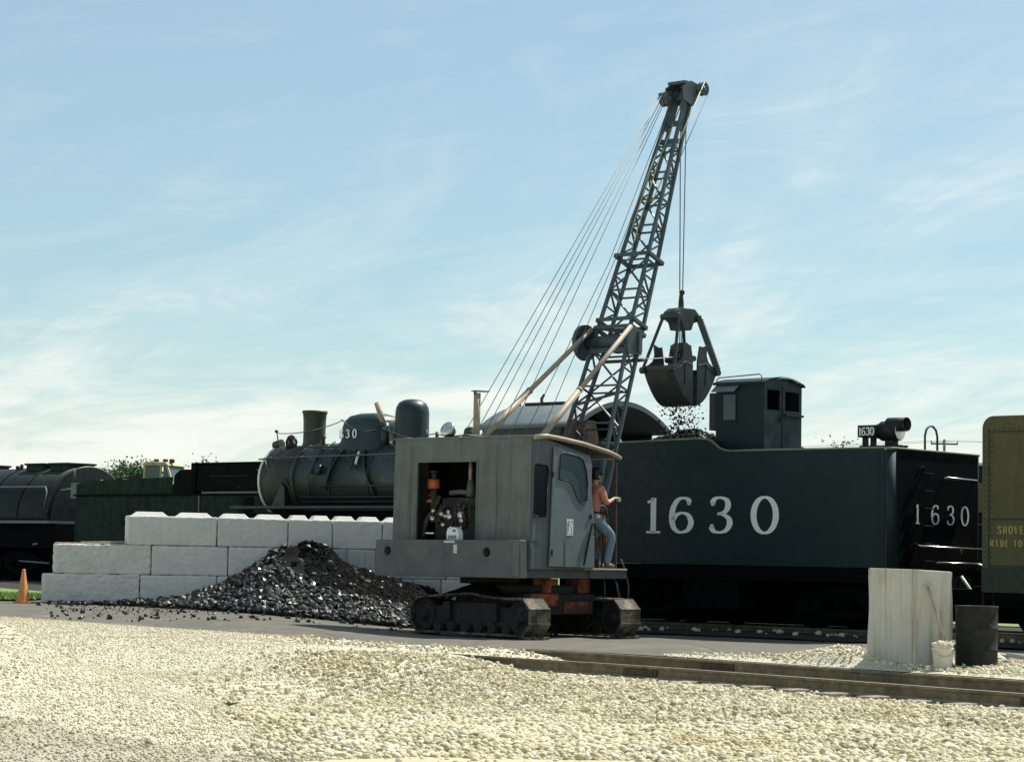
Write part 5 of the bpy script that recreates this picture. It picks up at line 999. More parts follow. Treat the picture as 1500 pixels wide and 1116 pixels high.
def lattice(z0, z1, n, face=True):
    zz = np.linspace(z0, z1, n+1)
    for i in range(n):
        a, b = zz[i], zz[i+1]
        for sd_i in (-1, 1):
            s_ = 1 if (i+(sd_i > 0)) % 2 else -1
            lc.bar(corner_(a, s_, sd_i), corner_(b, -s_, sd_i), 0.032, 0.032); lc.bar(corner_(b, -1, sd_i), corner_(b, 1, sd_i), 0.038, 0.038)
        for sy in (-1, 1):
            s_ = 1 if i % 2 else -1; m = (a+b)/2
            lc.bar(corner_(a, sy, s_), corner_(m, sy, -s_), 0.032, 0.032); lc.bar(corner_(m, sy, -s_), corner_(b, sy, s_), 0.032, 0.032); lc.bar(corner_(b, sy, -1), corner_(b, sy, 1), 0.035, 0.035); lc.bar(corner_(m, sy, -1), corner_(m, sy, 1), 0.028, 0.028)
lattice(6.15, 7.42, 2); lc.build('lattice_bracing', 'boom', boomo)
lc = ub(); lattice(7.58, 9.9, 4); lc.build('lattice_bracing', 'boom', boomo)
lc = ub(); lattice(3.3, 5.55, 3); lc.build('lattice_bracing', 'boom', boomo)
fr_ = ub()
fr_ = None
for z in (5.98, 6.14, 7.50):
    fr_ = ub()
    c4 = [corner_(z, sy, sd_i, 0.05 if z < 7 else 0.085) for sy, sd_i in ((-1, -1), (1, -1), (1, 1), (-1, 1))]
    for i in range(4): fr_.bar(c4[i], c4[(i+1) % 4], 0.07, 0.07)
    fr_.build('splice_frame', 'boom', boomo)
fr_ = ub()
for z in (5.98,):
    fr_.bar(corner_(z, -1, -1), corner_(z, 1, 1), 0.05); fr_.bar(corner_(z, 1, -1), corner_(z, -1, 1), 0.05)
for z in (5.5,): fr_.bar(corner_(z, -1, -1), corner_(z, 1, -1), 0.07); fr_.bar(corner_(z, -1, 1, 0.1), corner_(z, 1, 1, 0.1), 0.09, 0.06)
fr_.build('cross_frame', 'boom', boomo)
ch2 = ub()
for sy in (-1, 1):
    for z0_, z1_ in ((10.3, 11.05),):
        p = [corner_(z0_, sy, -1), corner_(z0_, sy, 1), corner_(z1_, sy, 1), corner_(z1_, sy, -1)]; q = [v_+np.array((0, -sy*0.035, 0)) for v_ in p]
        ch2.add(p+q, [(0, 1, 2, 3), (7, 6, 5, 4), (0, 4, 5, 1), (1, 5, 6, 2), (2, 6, 7, 3), (3, 7, 4, 0)])
for z in (10.05, 10.45): ch2.bar(corner_(z, -1, -0.2), corner_(z, 1, -0.2), 0.10, 0.10)
ch2.build('tip_plate', 'boom', boomo)
# boom head with sheaves
hd = ub(); tx_ = bm_axis(11.15)
for y in (-0.22, 0.22): hd.prism([(tx_-0.30, 10.95), (tx_+0.02, 10.85), (tx_+0.22, 11.08), (tx_+0.20, 11.34), (tx_-0.05, 11.38), (tx_-0.32, 11.22)], 'y', y-0.015, y+0.015)
hd.box(tx_-0.25, tx_+0.12, -0.22, 0.22, 11.30, 11.36)
hdo = hd.build('boom_head', 'boom', boomo)
def sheave(x, y, z, r, w, mat='boom'):
    return ub().lathe([(0.001, -w), (0.05, -w), (0.05, -w*0.6), (r*0.8, -w*0.5), (r, -w), (r, -w*0.8), (r*0.86, 0), (r, w*0.8), (r, w), (r*0.8, w*0.5), (0.05, w*0.6), (0.05, w), (0.001, w)], (x, y, z), 'y', 24).build('sheave', mat, hdo)
for y in (-0.12, 0.0, 0.12): sheave(tx_+0.10, y, 11.10, 0.19, 0.045)
for y in (0.19, 0.31): sheave(tx_-0.22, y, 11.02, 0.16, 0.05, 'weight')
sheave(tx_+0.20, -0.36, 11.23, 0.145, 0.05); ub().cyl((tx_+0.20, -0.42, 11.23), (tx_+0.20, 0.3, 11.23), 0.04, n=10).build('head_pin', 'boom', hdo)
ub().bar((tx_-0.36, 0.36, 11.05), (tx_-0.05, 0.28, 11.12), 0.02, 0.16).build('sheave_guard', 'weight', hdo)
# tagline winder on the boom
wx = bm_axis(5.75)-0.18
wd_ = ub(); wd_.cyl((wx, -0.42, 5.76), (wx, 0.60, 5.76), 0.13, n=24); wd_.box(wx-0.1, wx+0.35, -0.50, -0.40, 5.5, 6.0)
wo_ = wd_.build('tagline_winder', 'boom', boomo)
ub().lathe([(0.001, -0.03), (0.10, -0.035), (0.33, -0.02), (0.36, -0.05), (0.36, 0.05), (0.33, 0.02), (0.10, 0.03), (0.001, 0.03)], (wx-0.05, 0.62, 5.76), 'y', 32).build('winder_reel', 'boom', wo_)
ub().ell((wx+0.1, -0.1, 5.72), (0.2, 0.25, 0.2), 8).box(wx+0.2, wx+0.3, -0.55, -0.48, 5.55, 5.95).build('winder_motor', 'boom', wo_)
# struts from the house to the boom
for sy, top_, base in ((-1, (3.143, -0.47, 6.05), (0.25, -0.45, 3.55)), (1, (3.09, 0.47, 6.03), (-0.42, 0.45, 3.55))):
    top_ = np.array(top_); base = np.array(base); mid = base+(top_-base)*0.45
    ub().cyl(base, mid, 0.062, n=12).cyl(mid, top_, 0.048, n=12).cyl(mid-0.02*unit(top_-base), mid+0.02*unit(top_-base), 0.07, n=12).build('boom_stop_strut', 'tan', crane)
# rusty plate at the boom foot
ub().prism([(2.05, 3.50), (2.15, 4.16), (3.02, 4.19), (3.12, 3.9), (3.2, 3.4)], 'y', 0.29, 0.31).build('boom_foot_plate', 'tin', boomo)
ub().box(1.35, 1.95, -0.75, 0.75, 1.10, 1.6).bar((2.1, -0.3, 1.6), (2.55, 0.35, 3.9), 0.10).bar((2.1, 0.5, 1.6), (2.6, 0.2, 3.9), 0.12).build('boom_foot_frame', 'boom', crane)
ub().bar((2.75, -0.55, 3.72), (2.95, -0.2, 4.25), 0.06, 0.03).bar((2.7, 0.5, 4.5), (3.0, -0.4, 4.75), 0.05).build('foot_brace', 'boom', boomo)
# ropes
rp_ = ub()
for i, (yb, yt) in enumerate(((0.62, 0.36), (0.42, 0.31), (0.28, 0.26), (0.02, 0.19), (-0.2, 0.14))):
    rp_.tube([(-0.75+0.1*i, yb, 3.5), (tx_-0.36, yt, 11.06)], 0.0075, 5)
rp_.build('boom_hoist_rope', 'cable', crane)
r2 = ub()
r2.tube([(0.25, 0.02, 3.4), (3.05, 0.05, 7.3), (tx_-0.12, 0.10, 11.25)], 0.0075, 5); r2.tube([(0.55, -0.15, 3.4), (3.2, -0.05, 7.5), (tx_-0.1, 0.0, 11.2)], 0.0075, 5)
r2.build('hoist_rope', 'cable', crane)
r3 = ub(); r3.tube([corner_(7.4, 0.3, -1.15), corner_(9.5, 0.2, -1.25), (tx_+0.10, -0.05, 11.30)], 0.012, 5).tube([corner_(8.0, 0.75, -1.2), (tx_-0.05, 0.15, 11.2)], 0.012, 5).tube([corner_(8.6, -0.35, -1.3), (tx_+0.2, -0.40, 11.38)], 0.012, 5)
r3.build('closing_line', 'cabletan', crane)
ub().tube([(tx_+0.33, -0.40, 11.15), corner_(9.7, -1.15, 1.0), corner_(7.5, -1.1, 1.0)], 0.009, 5).build('hoist_rope', 'cable', crane)
BX = tx_+0.02                     # bucket hangs below this local x
dz0 = 6.70
ub().tube([(BX+0.03, -0.05, 11.05), (BX+0.02, -0.02, dz0+0.25)], 0.012, 5).tube([(BX-0.03, 0.06, 11.05), (BX-0.01, 0.03, dz0+0.25)], 0.012, 5).build('bucket_rope', 'cable', crane)
bw = FU @ np.array((BX, 0, 0, 1)); bwx, bwy = bw[0]+CR[0], bw[1]+CR[1]

# ------------------------------------------------------------------ clamshell bucket
CLYAW = atan2(-0.73, 0.68); cl = thing('clamshell_bucket', 'dark riveted clamshell bucket hanging from the crane rope, spilling coal', 'clamshell bucket', (bwx, bwy, 4.64), CLYAW)
half = 0.42
for sg in (-1, 1):
    s_ = MB()
    pl_ = [(0.055, 0.04), (0.12, 0.0), (0.28, 0.11), (0.44, 0.30), (0.57, 0.51), (0.65, 0.70), (0.64, 0.77), (0.52, 0.82), (0.40, 0.90), (0.345, 1.03), (0.37, 1.25), (0.24, 1.20), (0.13, 1.21), (0.07, 0.9)]
    pts = [(sg*y, z) for y, z in pl_]
    for xx in (-half, half-0.03): s_.prism([(y, z) for y, z in pts], 'x', xx, xx+0.03)
    back = [tuple(q) for q in catmull(pts[1:7], 6)]; inn = [(y-sg*0.03, z+0.01) for y, z in back]
    s_.prism(back+inn[::-1], 'x', -half, half)
    s_.box(-half, half, min(sg*0.05, sg*0.085), max(sg*0.05, sg*0.085), -0.02, 0.08).bar((-half-0.03, sg*0.63, 0.74), (half+0.03, sg*0.63, 0.74), 0.07)
    for xx in (-half, half): s_.cyl((xx-0.06, sg*0.66, 0.70), (xx+0.06, sg*0.66, 0.70), 0.07, n=12)
    so = s_.build('bucket_shell', 'clam', cl, 0.006)
    rv = MB()
    e_ = [(sg*y, z) for y, z in ((0.60, 0.74), (0.42, 0.82), (0.32, 0.90), (0.12, 0.86))]
    path = catmull(e_, 8)
    for q in path[::2]: rv.ell((half+0.004, q[0], q[1]-0.05), (0.022, 0.022, 0.022), 5)
    rv.build('rivet_row', 'boom', so)
    MB().bar((half+0.003, sg*0.30, 0.40), (half+0.003, sg*0.33, 0.85), 0.03, 0.01).build('rib', 'clam', so)
hd2 = MB(); hd2.prism([(-0.34, 1.78), (-0.32, 1.92), (-0.20, 2.0), (0.22, 2.0), (0.34, 1.90), (0.36, 1.76), (0.18, 1.70), (0.12, 1.55), (-0.12, 1.55), (-0.18, 1.70)], 'x', -0.20, 0.20)
for yy in (-0.3, 0.3): hd2.cyl((-0.26, yy, 1.82), (0.26, yy, 1.82), 0.07, n=12)
hd2.build('head', 'clam', cl, 0.02)
for sg in (-1, 1):
    for xx in (-1, 1):
        thick = 0.10 if (sg > 0 and xx > 0) else 0.06
        MB().bar((xx*0.22, sg*0.30, 1.82), (xx*(half+0.02), sg*0.66, 0.72), thick, thick).build('corner_arm', 'clam', cl, 0.01)
nb_ = MB()
for t in np.linspace(0.05, 0.95, 22): p = np.array((0.22, 0.30, 1.82))*(1-t)+np.array((half+0.02, 0.66, 0.72))*t; nb_.ell(p+np.array((0.03, 0.06, 0.02)), (0.022, 0.022, 0.022), 5)
nb_.build('rivet_row', 'clam', cl)
blk = MB(); blk.cyl((-0.15, 0, 1.15), (0.15, 0, 1.15), 0.15, n=16).box(-0.2, 0.2, -0.10, 0.10, 0.9, 1.25).cyl((-0.12, 0, 1.02), (0.12, 0, 1.02), 0.13, n=16).cyl((-0.4, 0, 0.95), (0.4, 0, 0.95), 0.06, n=12); blk.build('closing_block', 'clam', cl, 0.01)
MB().tube([(-0.05, 0.03, 1.2), (-0.05, 0.03, 1.6)], 0.012, 5).tube([(0.05, -0.02, 1.2), (0.05, -0.02, 1.6)], 0.012, 5).tube([(-0.02, 0.06, 1.2), (-0.02, 0.06, 1.6)], 0.012, 5).build('reeving', 'cable', cl)
hk = MB(); hk.box(-0.035, 0.035, -0.05, 0.05, 2.0, 2.14).cyl((0, 0, 2.14), (0, 0, 2.30), 0.055, 0.04, 10).ell((0.02, 0.01, 2.34), (0.055, 0.055, 0.06), 7); hk.build('rope_socket', 'rust', cl, 0.006)
inv = np.linalg.inv(frame((bwx, bwy, 4.64), CLYAW)); cor = FU @ np.array((*corner_(5.55, -1, 1), 1)); cor[0] += CR[0]; cor[1] += CR[1]; pL = (inv @ cor)[:3]
MB().tube([pL, pL*0.7+np.array((0.1, -0.3, 0.98))*0.3+np.array((0, 0, -0.06)), (0.12, -0.25, 0.98)], 0.009, 5).build('tagline', 'cabletan', cl)
# coal falling
n = 620; px_ = rng.normal(0, 0.24, n).clip(-0.42, 0.42); py_ = rng.normal(0, 0.20, n).clip(-0.36, 0.36); pz_ = 4.72-rng.uniform(0, 1, n)**1.25*0.95
c_, s_ = cos(CLYAW), sin(CLYAW); Pf = np.column_stack([bwx+c_*px_-s_*py_, bwy+s_*px_+c_*py_, pz_])
tag(rocks('falling_coal', 'coal', Pf, rng.uniform(0.006, 0.024, n)*rng.choice([0.7, 1, 1.3], n), 1, smooth=False), kind='stuff')['label'] = 'coal lumps falling from the clamshell into the tender'

# ------------------------------------------------------------------ the operator
def skinned(name, mat, joints, bones, parent, F, sub=2):
    me = bpy.data.meshes.new(name); P = np.array([j[0] for j in joints], float); P = P @ F[:3, :3].T+F[:3, 3]
    me.from_pydata(P.tolist(), bones, []); o = bpy.data.objects.new(name, me); COL.objects.link(o); o.parent = parent
    bm = bmesh.new(); bm.from_mesh(me); ly = bm.verts.layers.skin.verify()
    for i, vv in enumerate(bm.verts):
        r = joints[i][1]; vv[ly].radius = (r, r) if np.isscalar(r) else r; vv[ly].use_root = (i == 0)
    bm.to_mesh(me); bm.free()
    s1 = o.modifiers.new('skin', 'SKIN'); s1.use_smooth_shade = True; s2 = o.modifiers.new('sub', 'SUBSURF'); s2.levels = sub; s2.render_levels = sub
    me.materials.append(MT[mat]); return o
pw = FU @ np.array((0.80, -1.40, 0, 1)); PF = frame((0, 0, 0), radians(50-12)); PF[:3, :3] *= 1.03
man = thing('person', 'operator in salmon shirt and faded jeans perched at the levers of the crane cab', 'person', (pw[0]+CR[0], pw[1]+CR[1], 1.276)); 
# local: +x faces forward (away to the right), -y is his right (towards the camera)
J = [((0.0, 0, 0.93), (0.15, 0.115)), ((0.01, 0, 1.10), (0.145, 0.105)), ((0.03, 0, 1.28), (0.165, 0.115)), ((0.05, 0, 1.42), (0.14, 0.10)), ((0.065, 0, 1.53), 0.055), ((0.085, 0, 1.60), 0.055),
     ((0.05, -0.19, 1.42), 0.062), ((0.12, -0.25, 1.16), 0.045), ((0.33, -0.17, 1.24), 0.036), ((0.39, -0.15, 1.27), 0.03),
     ((0.05, 0.19, 1.42), 0.062), ((0.12, 0.25, 1.16), 0.045), ((0.35, 0.20, 1.22), 0.036), ((0.41, 0.19, 1.25), 0.03),
     ((0.03, -0.11, 0.86), 0.095), ((0.36, -0.15, 0.57), 0.062), ((0.24, -0.15, 0.10), 0.042), ((0.36, -0.15, 0.04), 0.035),
     ((0.03, 0.11, 0.86), 0.095), ((0.34, 0.15, 0.56), 0.062), ((0.26, 0.15, 0.10), 0.042), ((0.38, 0.15, 0.04), 0.035)]
Bn = [(0, 1), (1, 2), (2, 3), (3, 4), (4, 5), (3, 6), (6, 7), (7, 8), (8, 9), (3, 10), (10, 11), (11, 12), (12, 13), (0, 14), (14, 15), (15, 16), (16, 17), (0, 18), (18, 19), (19, 20), (20, 21)]
skinned('body', 'skin', J, Bn, man, PF)
def grow(ids, k, extra=0.0): return [(J[i][0], tuple(np.array(J[i][1] if not np.isscalar(J[i][1]) else (J[i][1],)*2)*k+extra)) for i in ids]
ids = [1, 2, 3, 6, 7, 10, 11]; sj = grow(ids, 1.06, 0.016); sj = [((0.0, 0, 0.93), (0.172, 0.132))]+sj+[((0.22, -0.215, 1.20), 0.058), ((0.23, 0.225, 1.19), 0.058), ((0.06, 0, 1.49), 0.07)]
skinned('shirt', 'shirt', sj, [(0, 1), (1, 2), (2, 3), (3, 4), (4, 5), (5, 8), (3, 6), (6, 7), (7, 9), (3, 10)], man, PF)
tj = [((0, 0, 0.97), (0.168, 0.13)), ((0.03, -0.11, 0.86), 0.118), ((0.36, -0.15, 0.58), 0.090), ((0.28, -0.15, 0.28), 0.076), ((0.24, -0.15, 0.08), 0.072), ((0.03, 0.11, 0.86), 0.118), ((0.34, 0.15, 0.57), 0.090), ((0.29, 0.15, 0.28), 0.076), ((0.26, 0.15, 0.08), 0.072)]
skinned('jeans', 'jeans', tj, [(0, 1), (1, 2), (2, 3), (3, 4), (0, 5), (5, 6), (6, 7), (7, 8)], man, PF)
MB(PF).lathe([(0.150, 0.985), (0.156, 0.99), (0.156, 1.02), (0.150, 1.025)], (0.0, 0, 0), 'z', 20, 0.85, 1.1).build('belt', 'black', man)
for y, x in ((-0.15, 0.24), (0.15, 0.26)):
    skinned('work_shoe', 'shoeleather', [((x-0.05, y, 0.05), 0.048), ((x+0.08, y, 0.045), 0.047), ((x+0.18, y-0.01, 0.035), 0.036)], [(0, 1), (1, 2)], man, PF)
hd3 = MB(PF)
prof = [(0.001, 1.545), (0.045, 1.55), (0.066, 1.585), (0.076, 1.64), (0.079, 1.69), (0.074, 1.735), (0.05, 1.765), (0.001, 1.775)]
hd3.lathe(prof, (0.10, 0, 0), 'z', 20, 1.22, 1.0)
hd3.ell((0.205, 0, 1.645), (0.022, 0.014, 0.020), 6).ell((0.185, 0, 1.575), (0.022, 0.03, 0.02), 6)
for sy in (-1, 1): hd3.ell((0.095, sy*0.082, 1.65), (0.024, 0.012, 0.032), 6)
ho = hd3.build('head', 'skin', man)
for sy in (-1, 1): MB(PF).ell((0.187, sy*0.030, 1.667), (0.012, 0.014, 0.008), 6).build('eye', 'black', ho)
MB(PF).ell((0.194, 0, 1.602), (0.008, 0.024, 0.005), 6).build('mouth', 'rust', ho)
hh = MB(PF); hh.lathe([(0.070, 1.60), (0.084, 1.64), (0.088, 1.70), (0.080, 1.75), (0.05, 1.785), (0.001, 1.795)], (0.085, 0, 0), 'z', 20, 1.1, 1.02); hh.build('hair', 'hair', ho)
cp_ = MB(PF); cp_.lathe([(0.090, 1.70), (0.093, 1.73), (0.085, 1.78), (0.055, 1.815), (0.001, 1.825)], (0.095, 0, 0), 'z', 20, 1.15, 1.0).prism([(0.16, -0.07), (0.24, -0.06), (0.275, 0), (0.24, 0.06), (0.16, 0.07)], 'z', 1.695, 1.706); cp_.build('cap', 'hair', ho)
for sy, wx_, wz in ((-1, 0.39, 1.27), (1, 0.41, 1.25)):
    y = sy*(0.15 if sy < 0 else 0.19)
    hj = [((wx_-0.02, y, wz), 0.030), ((wx_+0.04, y, wz+0.005), (0.042, 0.022)), ((wx_+0.085, y, wz+0.005), (0.040, 0.020))]; hb = [(0, 1), (1, 2)]
    for i, (dy, ln) in enumerate(((-0.030, 0.055), (-0.010, 0.065), (0.010, 0.060), (0.030, 0.045))):
        b0 = len(hj); hj += [((wx_+0.10, y+dy, wz+0.01), 0.0095), ((wx_+0.10+ln*0.5, y+dy, wz-0.005), 0.009), ((wx_+0.10+ln*0.55, y+dy, wz-0.045), 0.008), ((wx_+0.085+ln*0.2, y+dy, wz-0.055), 0.007)]
        hb += [(2, b0), (b0, b0+1), (b0+1, b0+2), (b0+2, b0+3)]
    b0 = len(hj); hj += [((wx_+0.05, y-sy*0.045, wz), 0.011), ((wx_+0.09, y-sy*0.06, wz-0.02), 0.0095), ((wx_+0.115, y-sy*0.045, wz-0.035), 0.008)]; hb += [(1, b0), (b0, b0+1), (b0+1, b0+2)]
    skinned('hand', 'glove', hj, hb, man, PF, 1)
    # the lever he holds ends in the closed fingers

# ------------------------------------------------------------------ jug on the counterweight
jw = FU @ np.array((-1.62, -0.14, 0, 1)); jug = thing('oil_jug', 'white plastic oil jug with a moulded handle standing on the grey counterweight', 'jug', (jw[0]+CR[0], jw[1]+CR[1], 1.745), radians(50))
jo = [(0.145, 0.0), (0.145, 0.17), (0.125, 0.215), (0.09, 0.225), (0.08, 0.17)][::-1]
outl = [(-0.14, 0.0), (0.145, 0.0), (0.145, 0.15), (0.13, 0.18), (0.125, 0.215), (0.085, 0.215), (0.075, 0.19), (0.03, 0.225), (-0.03, 0.23), (-0.09, 0.21), (-0.13, 0.16), (-0.14, 0.1)]
MB().prism(outl, 'x', -0.07, 0.07, holes=[[(-0.085, 0.15), (-0.03, 0.135), (0.02, 0.16), (0.0, 0.195), (-0.05, 0.195)]]).build('bottle', 'white', jug, 0.012)
MB().cyl((0, 0.105, 0.215), (0, 0.105, 0.24), 0.026, n=14).build('screw_cap', 'white', jug)
MB().box(-0.0745, -0.071, -0.10, 0.11, 0.02, 0.085).build('paper_label', 'jeans', jug); MB().box(-0.0765, -0.0745, 0.0, 0.10, 0.05, 0.075).build('label_print', 'shirt', jug)

# ================================================================== concrete block wall
WY = radians(15); WO = np.array([-9.41, 46.5])
def wf(x, y): return float(WO[0]+cos(WY)*x-sin(WY)*y), float(WO[1]+sin(WY)*x+cos(WY)*y)
ROUGH = bpy.data.textures.new('roughcast', 'CLOUDS'); ROUGH.noise_scale = 0.12; ROUGH.noise_depth = 4
def wall_block(x0, x1, z0, z1, mat, label, yoff=0.0, dy=0.62, keys=False):
    px_, py_ = wf((x0+x1)/2, yoff); g = 0.008; h = (x1-x0)/2-g
    jit = random.uniform(-0.006, 0.006)
    o = thing('concrete_block', label, 'concrete block', (px_, py_, z0), WY+jit, 'blocks of the coal bin wall')
    hgt = z1-z0-0.008; c = 0.035
    mb = MB(); mb.box(-h, h, 0, dy, 0.0, hgt)
    b = mb.build('body', mat, o, 0.03); ss = b.modifiers.new('cuts', 'SUBSURF'); ss.subdivision_type = 'SIMPLE'; ss.levels = ss.render_levels = 5
    dm = b.modifiers.new('rough', 'DISPLACE'); dm.texture = ROUGH; dm.texture_coords = 'GLOBAL'; dm.strength = 0.045 if mat == 'blockrough' else 0.022; dm.mid_level = 0.5
    if keys:
        kb_ = MB(); w = h*0.62
        for cx_ in (-h*0.5, h*0.5):
            a, t = h*0.40, h*0.28
            kb_.add([(cx_-a, 0.06, hgt-0.002), (cx_+a, 0.06, hgt-0.002), (cx_+a, dy-0.06, hgt-0.002), (cx_-a, dy-0.06, hgt-0.002), (cx_-t, 0.14, hgt+0.085), (cx_+t, 0.14, hgt+0.085), (cx_+t, dy-0.14, hgt+0.085), (cx_-t, dy-0.14, hgt+0.085)],
                    [(4, 5, 6, 7), (0, 1, 5, 4), (1, 2, 6, 5), (2, 3, 7, 6), (3, 0, 4, 7)])
        kb_.build('interlocking_key', mat, o, 0.012)
    return o
zb = 0.37; hc_ = 0.597
def row(zi, xs_, names, mats, yoff, keys=False):
    for (a, b, nm, m) in zip(xs_[:-1], xs_[1:], names, mats): wall_block(a, b, zb+zi*hc_-(0.03*zi if zi else 0.0)*0, zb+(zi+1)*hc_, m, nm, yoff+random.uniform(-0.01, 0.01), keys=keys)
row(0, [0.127, 2.047, 3.605, 5.2, 6.8, 8.3, 9.6], ['rough pale block at the left end of the bottom course, beside the traffic cone', 'smooth grey block second in the bottom course', 'block third in the bottom course, half under the edge of the coal pile', 'block fourth in the bottom course, behind the coal pile', 'block fifth in the bottom course, behind the coal pile', 'block at the right end of the bottom course, behind the crane tracks'],
    ['blockrough', 'block', 'block', 'blockdirty', 'blockdirty', 'block'], 0.0)
row(1, [0.338, 2.262, 3.825, 5.388, 6.9, 8.4, 9.6], ['rough pale block at the left end of the middle course, carrying loose planks', 'smooth grey block second in the middle course', 'block third in the middle course, left of the peak of the coal pile', 'coal stained block in the middle course right of the peak of the coal pile', 'coal stained block fifth in the middle course, beside the counterweight', 'block at the right end of the middle course, behind the crane'],
    ['blockrough', 'block', 'block', 'blockdirty', 'blockdirty', 'block'], 0.02)
row(2, [1.77, 3.587, 5.047, 5.973, 7.03, 8.5, 9.6], ['grey block at the left end of the top course with its pale end in view', 'grey block second in the top course with a bright chipped top', 'short block third in the top course, above the peak of the coal pile', 'short block fourth in the top course, left of the crane house', 'block fifth in the top course, passing behind the crane house', 'block at the right end of the top course, hidden behind the crane'],
    ['block', 'block', 'block', 'block', 'block', 'block'], 0.03, True)
for i, (x, y, l, a, z, nm) in enumerate(((0.80, 0.22, 0.9, 0.1, 0.0, 'pale loose plank lying left of the other two on the middle course'), (1.30, 0.34, 0.85, -0.06, 0.035, 'tilted weathered plank lying on top of the plank heap on the middle course'), (1.50, 0.15, 0.5, 0.25, 0.0, 'short broken plank against the foot of the top course'))):
    p = wf(x, y); o = MB().box(-l/2, l/2, -0.07, 0.07, 0, 0.028).build('plank', 'wood', bevel=0.004); o.location = (p[0], p[1], zb+2*hc_-0.005+z); o.rotation_euler = (0.02, -0.03 if i == 1 else 0, WY+a); tag(o, nm, 'plank', 'loose planks on the wall')
# traffic cone
cz = float(gA(-9.62, 46.25)[0]); cpx = (-9.62, 46.25)
cone = thing('traffic_cone', 'faded orange traffic cone standing at the left end of the block wall', 'traffic cone', (*cpx, cz))
MB().lathe([(0.135, 0.02), (0.128, 0.04), (0.03, 0.66), (0.024, 0.67), (0.001, 0.67)], n=20).build('cone_body', 'cone', cone); MB().box(-0.16, 0.16, -0.16, 0.16, 0, 0.025).build('base_plate', 'cone', cone, 0.008)

# ------------------------------------------------------------------ coal pile
def pile(x, y):
    x = x+0.06
    H = np.interp(x, [0.3, 1.6, 3.0, 3.7, 4.4, 4.95, 5.4, 5.9, 6.5, 7.2, 8.0, 8.7, 9.6], [0, 0.03, 0.14, 0.42, 0.88, 1.18, 1.26, 1.15, 0.82, 0.66, 0.52, 0.30, 0.05])
    T = np.interp(x, [0.3, 1.6, 3.0, 4.4, 5.4, 6.6, 7.6, 9.0, 9.6], [0.15, 0.35, 1.3, 2.9, 3.3, 3.3, 3.2, 2.6, 0.6])
    yr = -0.42
    t = np.clip((yr-y)/T, 0, 1.2); front = H*np.clip(1-t, -0.1, 1)**0.95 if False else H*(1-np.clip(t, 0, 1)**0.85)
    return np.where(y > yr, H-(y-yr)*0.10, front)-0.05*(t > 1)
ax, ay = np.meshgrid(np.linspace(0.2, 9.6, 130), np.linspace(-4.2, 0.0, 70))
PX = WO[0]+cos(WY)*ax-sin(WY)*ay; PY = WO[1]+sin(WY)*ax+cos(WY)*ay
hp_ = pile(ax, ay); Zp = gA(PX, PY)+hp_*(1+0.08*vnoise(ax, ay, 3, 12))+0.03*vnoise(ax, ay, 7, 13)*(hp_ > 0.05)-0.06*(hp_ < 0.015)
cpile = gridmesh('coal_pile', PX, PY, Zp, 'fines', 'stuff'); tag(cpile, 'heap of black lump coal spilling from the block wall toward the crane', 'coal pile')
def lumps(n, f, rmin, rmax, mat, xr, yr_, sub=1, power=1.0):
    x = rng.uniform(*xr, n); y = rng.uniform(*yr_, n); h = pile(x, y); m = f(x, y, h); x, y, h = x[m], y[m], h[m]
    X = WO[0]+cos(WY)*x-sin(WY)*y; Y = WO[1]+sin(WY)*x+cos(WY)*y; R = rmin+(rmax-rmin)*rng.uniform(0, 1, len(x))**power
    return rocks('coal_lumps', mat, np.column_stack([X, Y, gA(X, Y)+np.maximum(h, 0)*(1+0.08*vnoise(x, y, 3, 12))+R*0.35]), R, sub, smooth=False, jag=0.3, parent=cpile)
dark = lambda x, y: (x > 5.0+0.25*np.sin(y*2.3+0.5))
lumps(22000, lambda x, y, h: (h > 0.03) & ~(dark(x, y) & (y > -2.3+0.1*(x-5.5)) & (rng.uniform(size=len(x)) < 0.965)), 0.02, 0.085, 'coal', (1.2, 9.3), (-3.9, -0.3), power=2.4)
lumps(20000, lambda x, y, h: (h > 0.03) & dark(x, y) & (y > -2.4+0.1*(x-5.5)), 0.012, 0.035, 'fines', (5.2, 9.3), (-3.2, -0.3))
lumps(900, lambda x, y, h: (h <= 0.05) & (y > -0.45-0.25*rng.uniform(size=len(x))), 0.02, 0.06, 'coal', (0.2, 3.4), (-1.2, -0.05))
lumps(2600, lambda x, y, h: (h <= 0.05) & (rng.uniform(size=len(x)) < np.exp(-np.clip(-y-2.2, 0, 9)*1.6)), 0.006, 0.02, 'fines', (0.3, 9.6), (-5.2, -0.3))
lumps(260, lambda x, y, h: h <= 0.04, 0.012, 0.05, 'coal', (0.0, 9.5), (-5.0, -0.3))

# ------------------------------------------------------------------ concrete plinth with broom handle, pail and drum
bp = (5.0, 31.95); BYAW = atan2(-0.62, 0.585)
pz = 0.0
pln = MB(); pln.add([], [])
q0, q1, q2 = np.array((4.985, 32.30)), np.array((5.575, 31.66)), np.array((6.06, 31.74)); q3 = q2+(q0-q1)+np.array((0.03, 0.1))
co_ = [q0, q1, q2, q3]
cen = sum(co_)/4
plinth = thing('concrete_plinth', 'streaked pale concrete block standing alone between the rails and the rear of tender 1630', 'concrete block', (cen[0], cen[1], 0.0))
mb = MB(); hgts = [1.385, 1.375, 1.352, 1.36]
nseg = 10; vs = []
for k_ in range(nseg+1):
    t = k_/nseg
    for i, qd in enumerate(co_):
        w_ = 0.012*sin(t*7+i*2) if 0 < k_ < nseg else 0
        d_ = unit(np.append(qd-cen, 0))[:2]; vs.append((*(qd-cen+d_*w_), -0.1+(hgts[i]+0.1)*t))
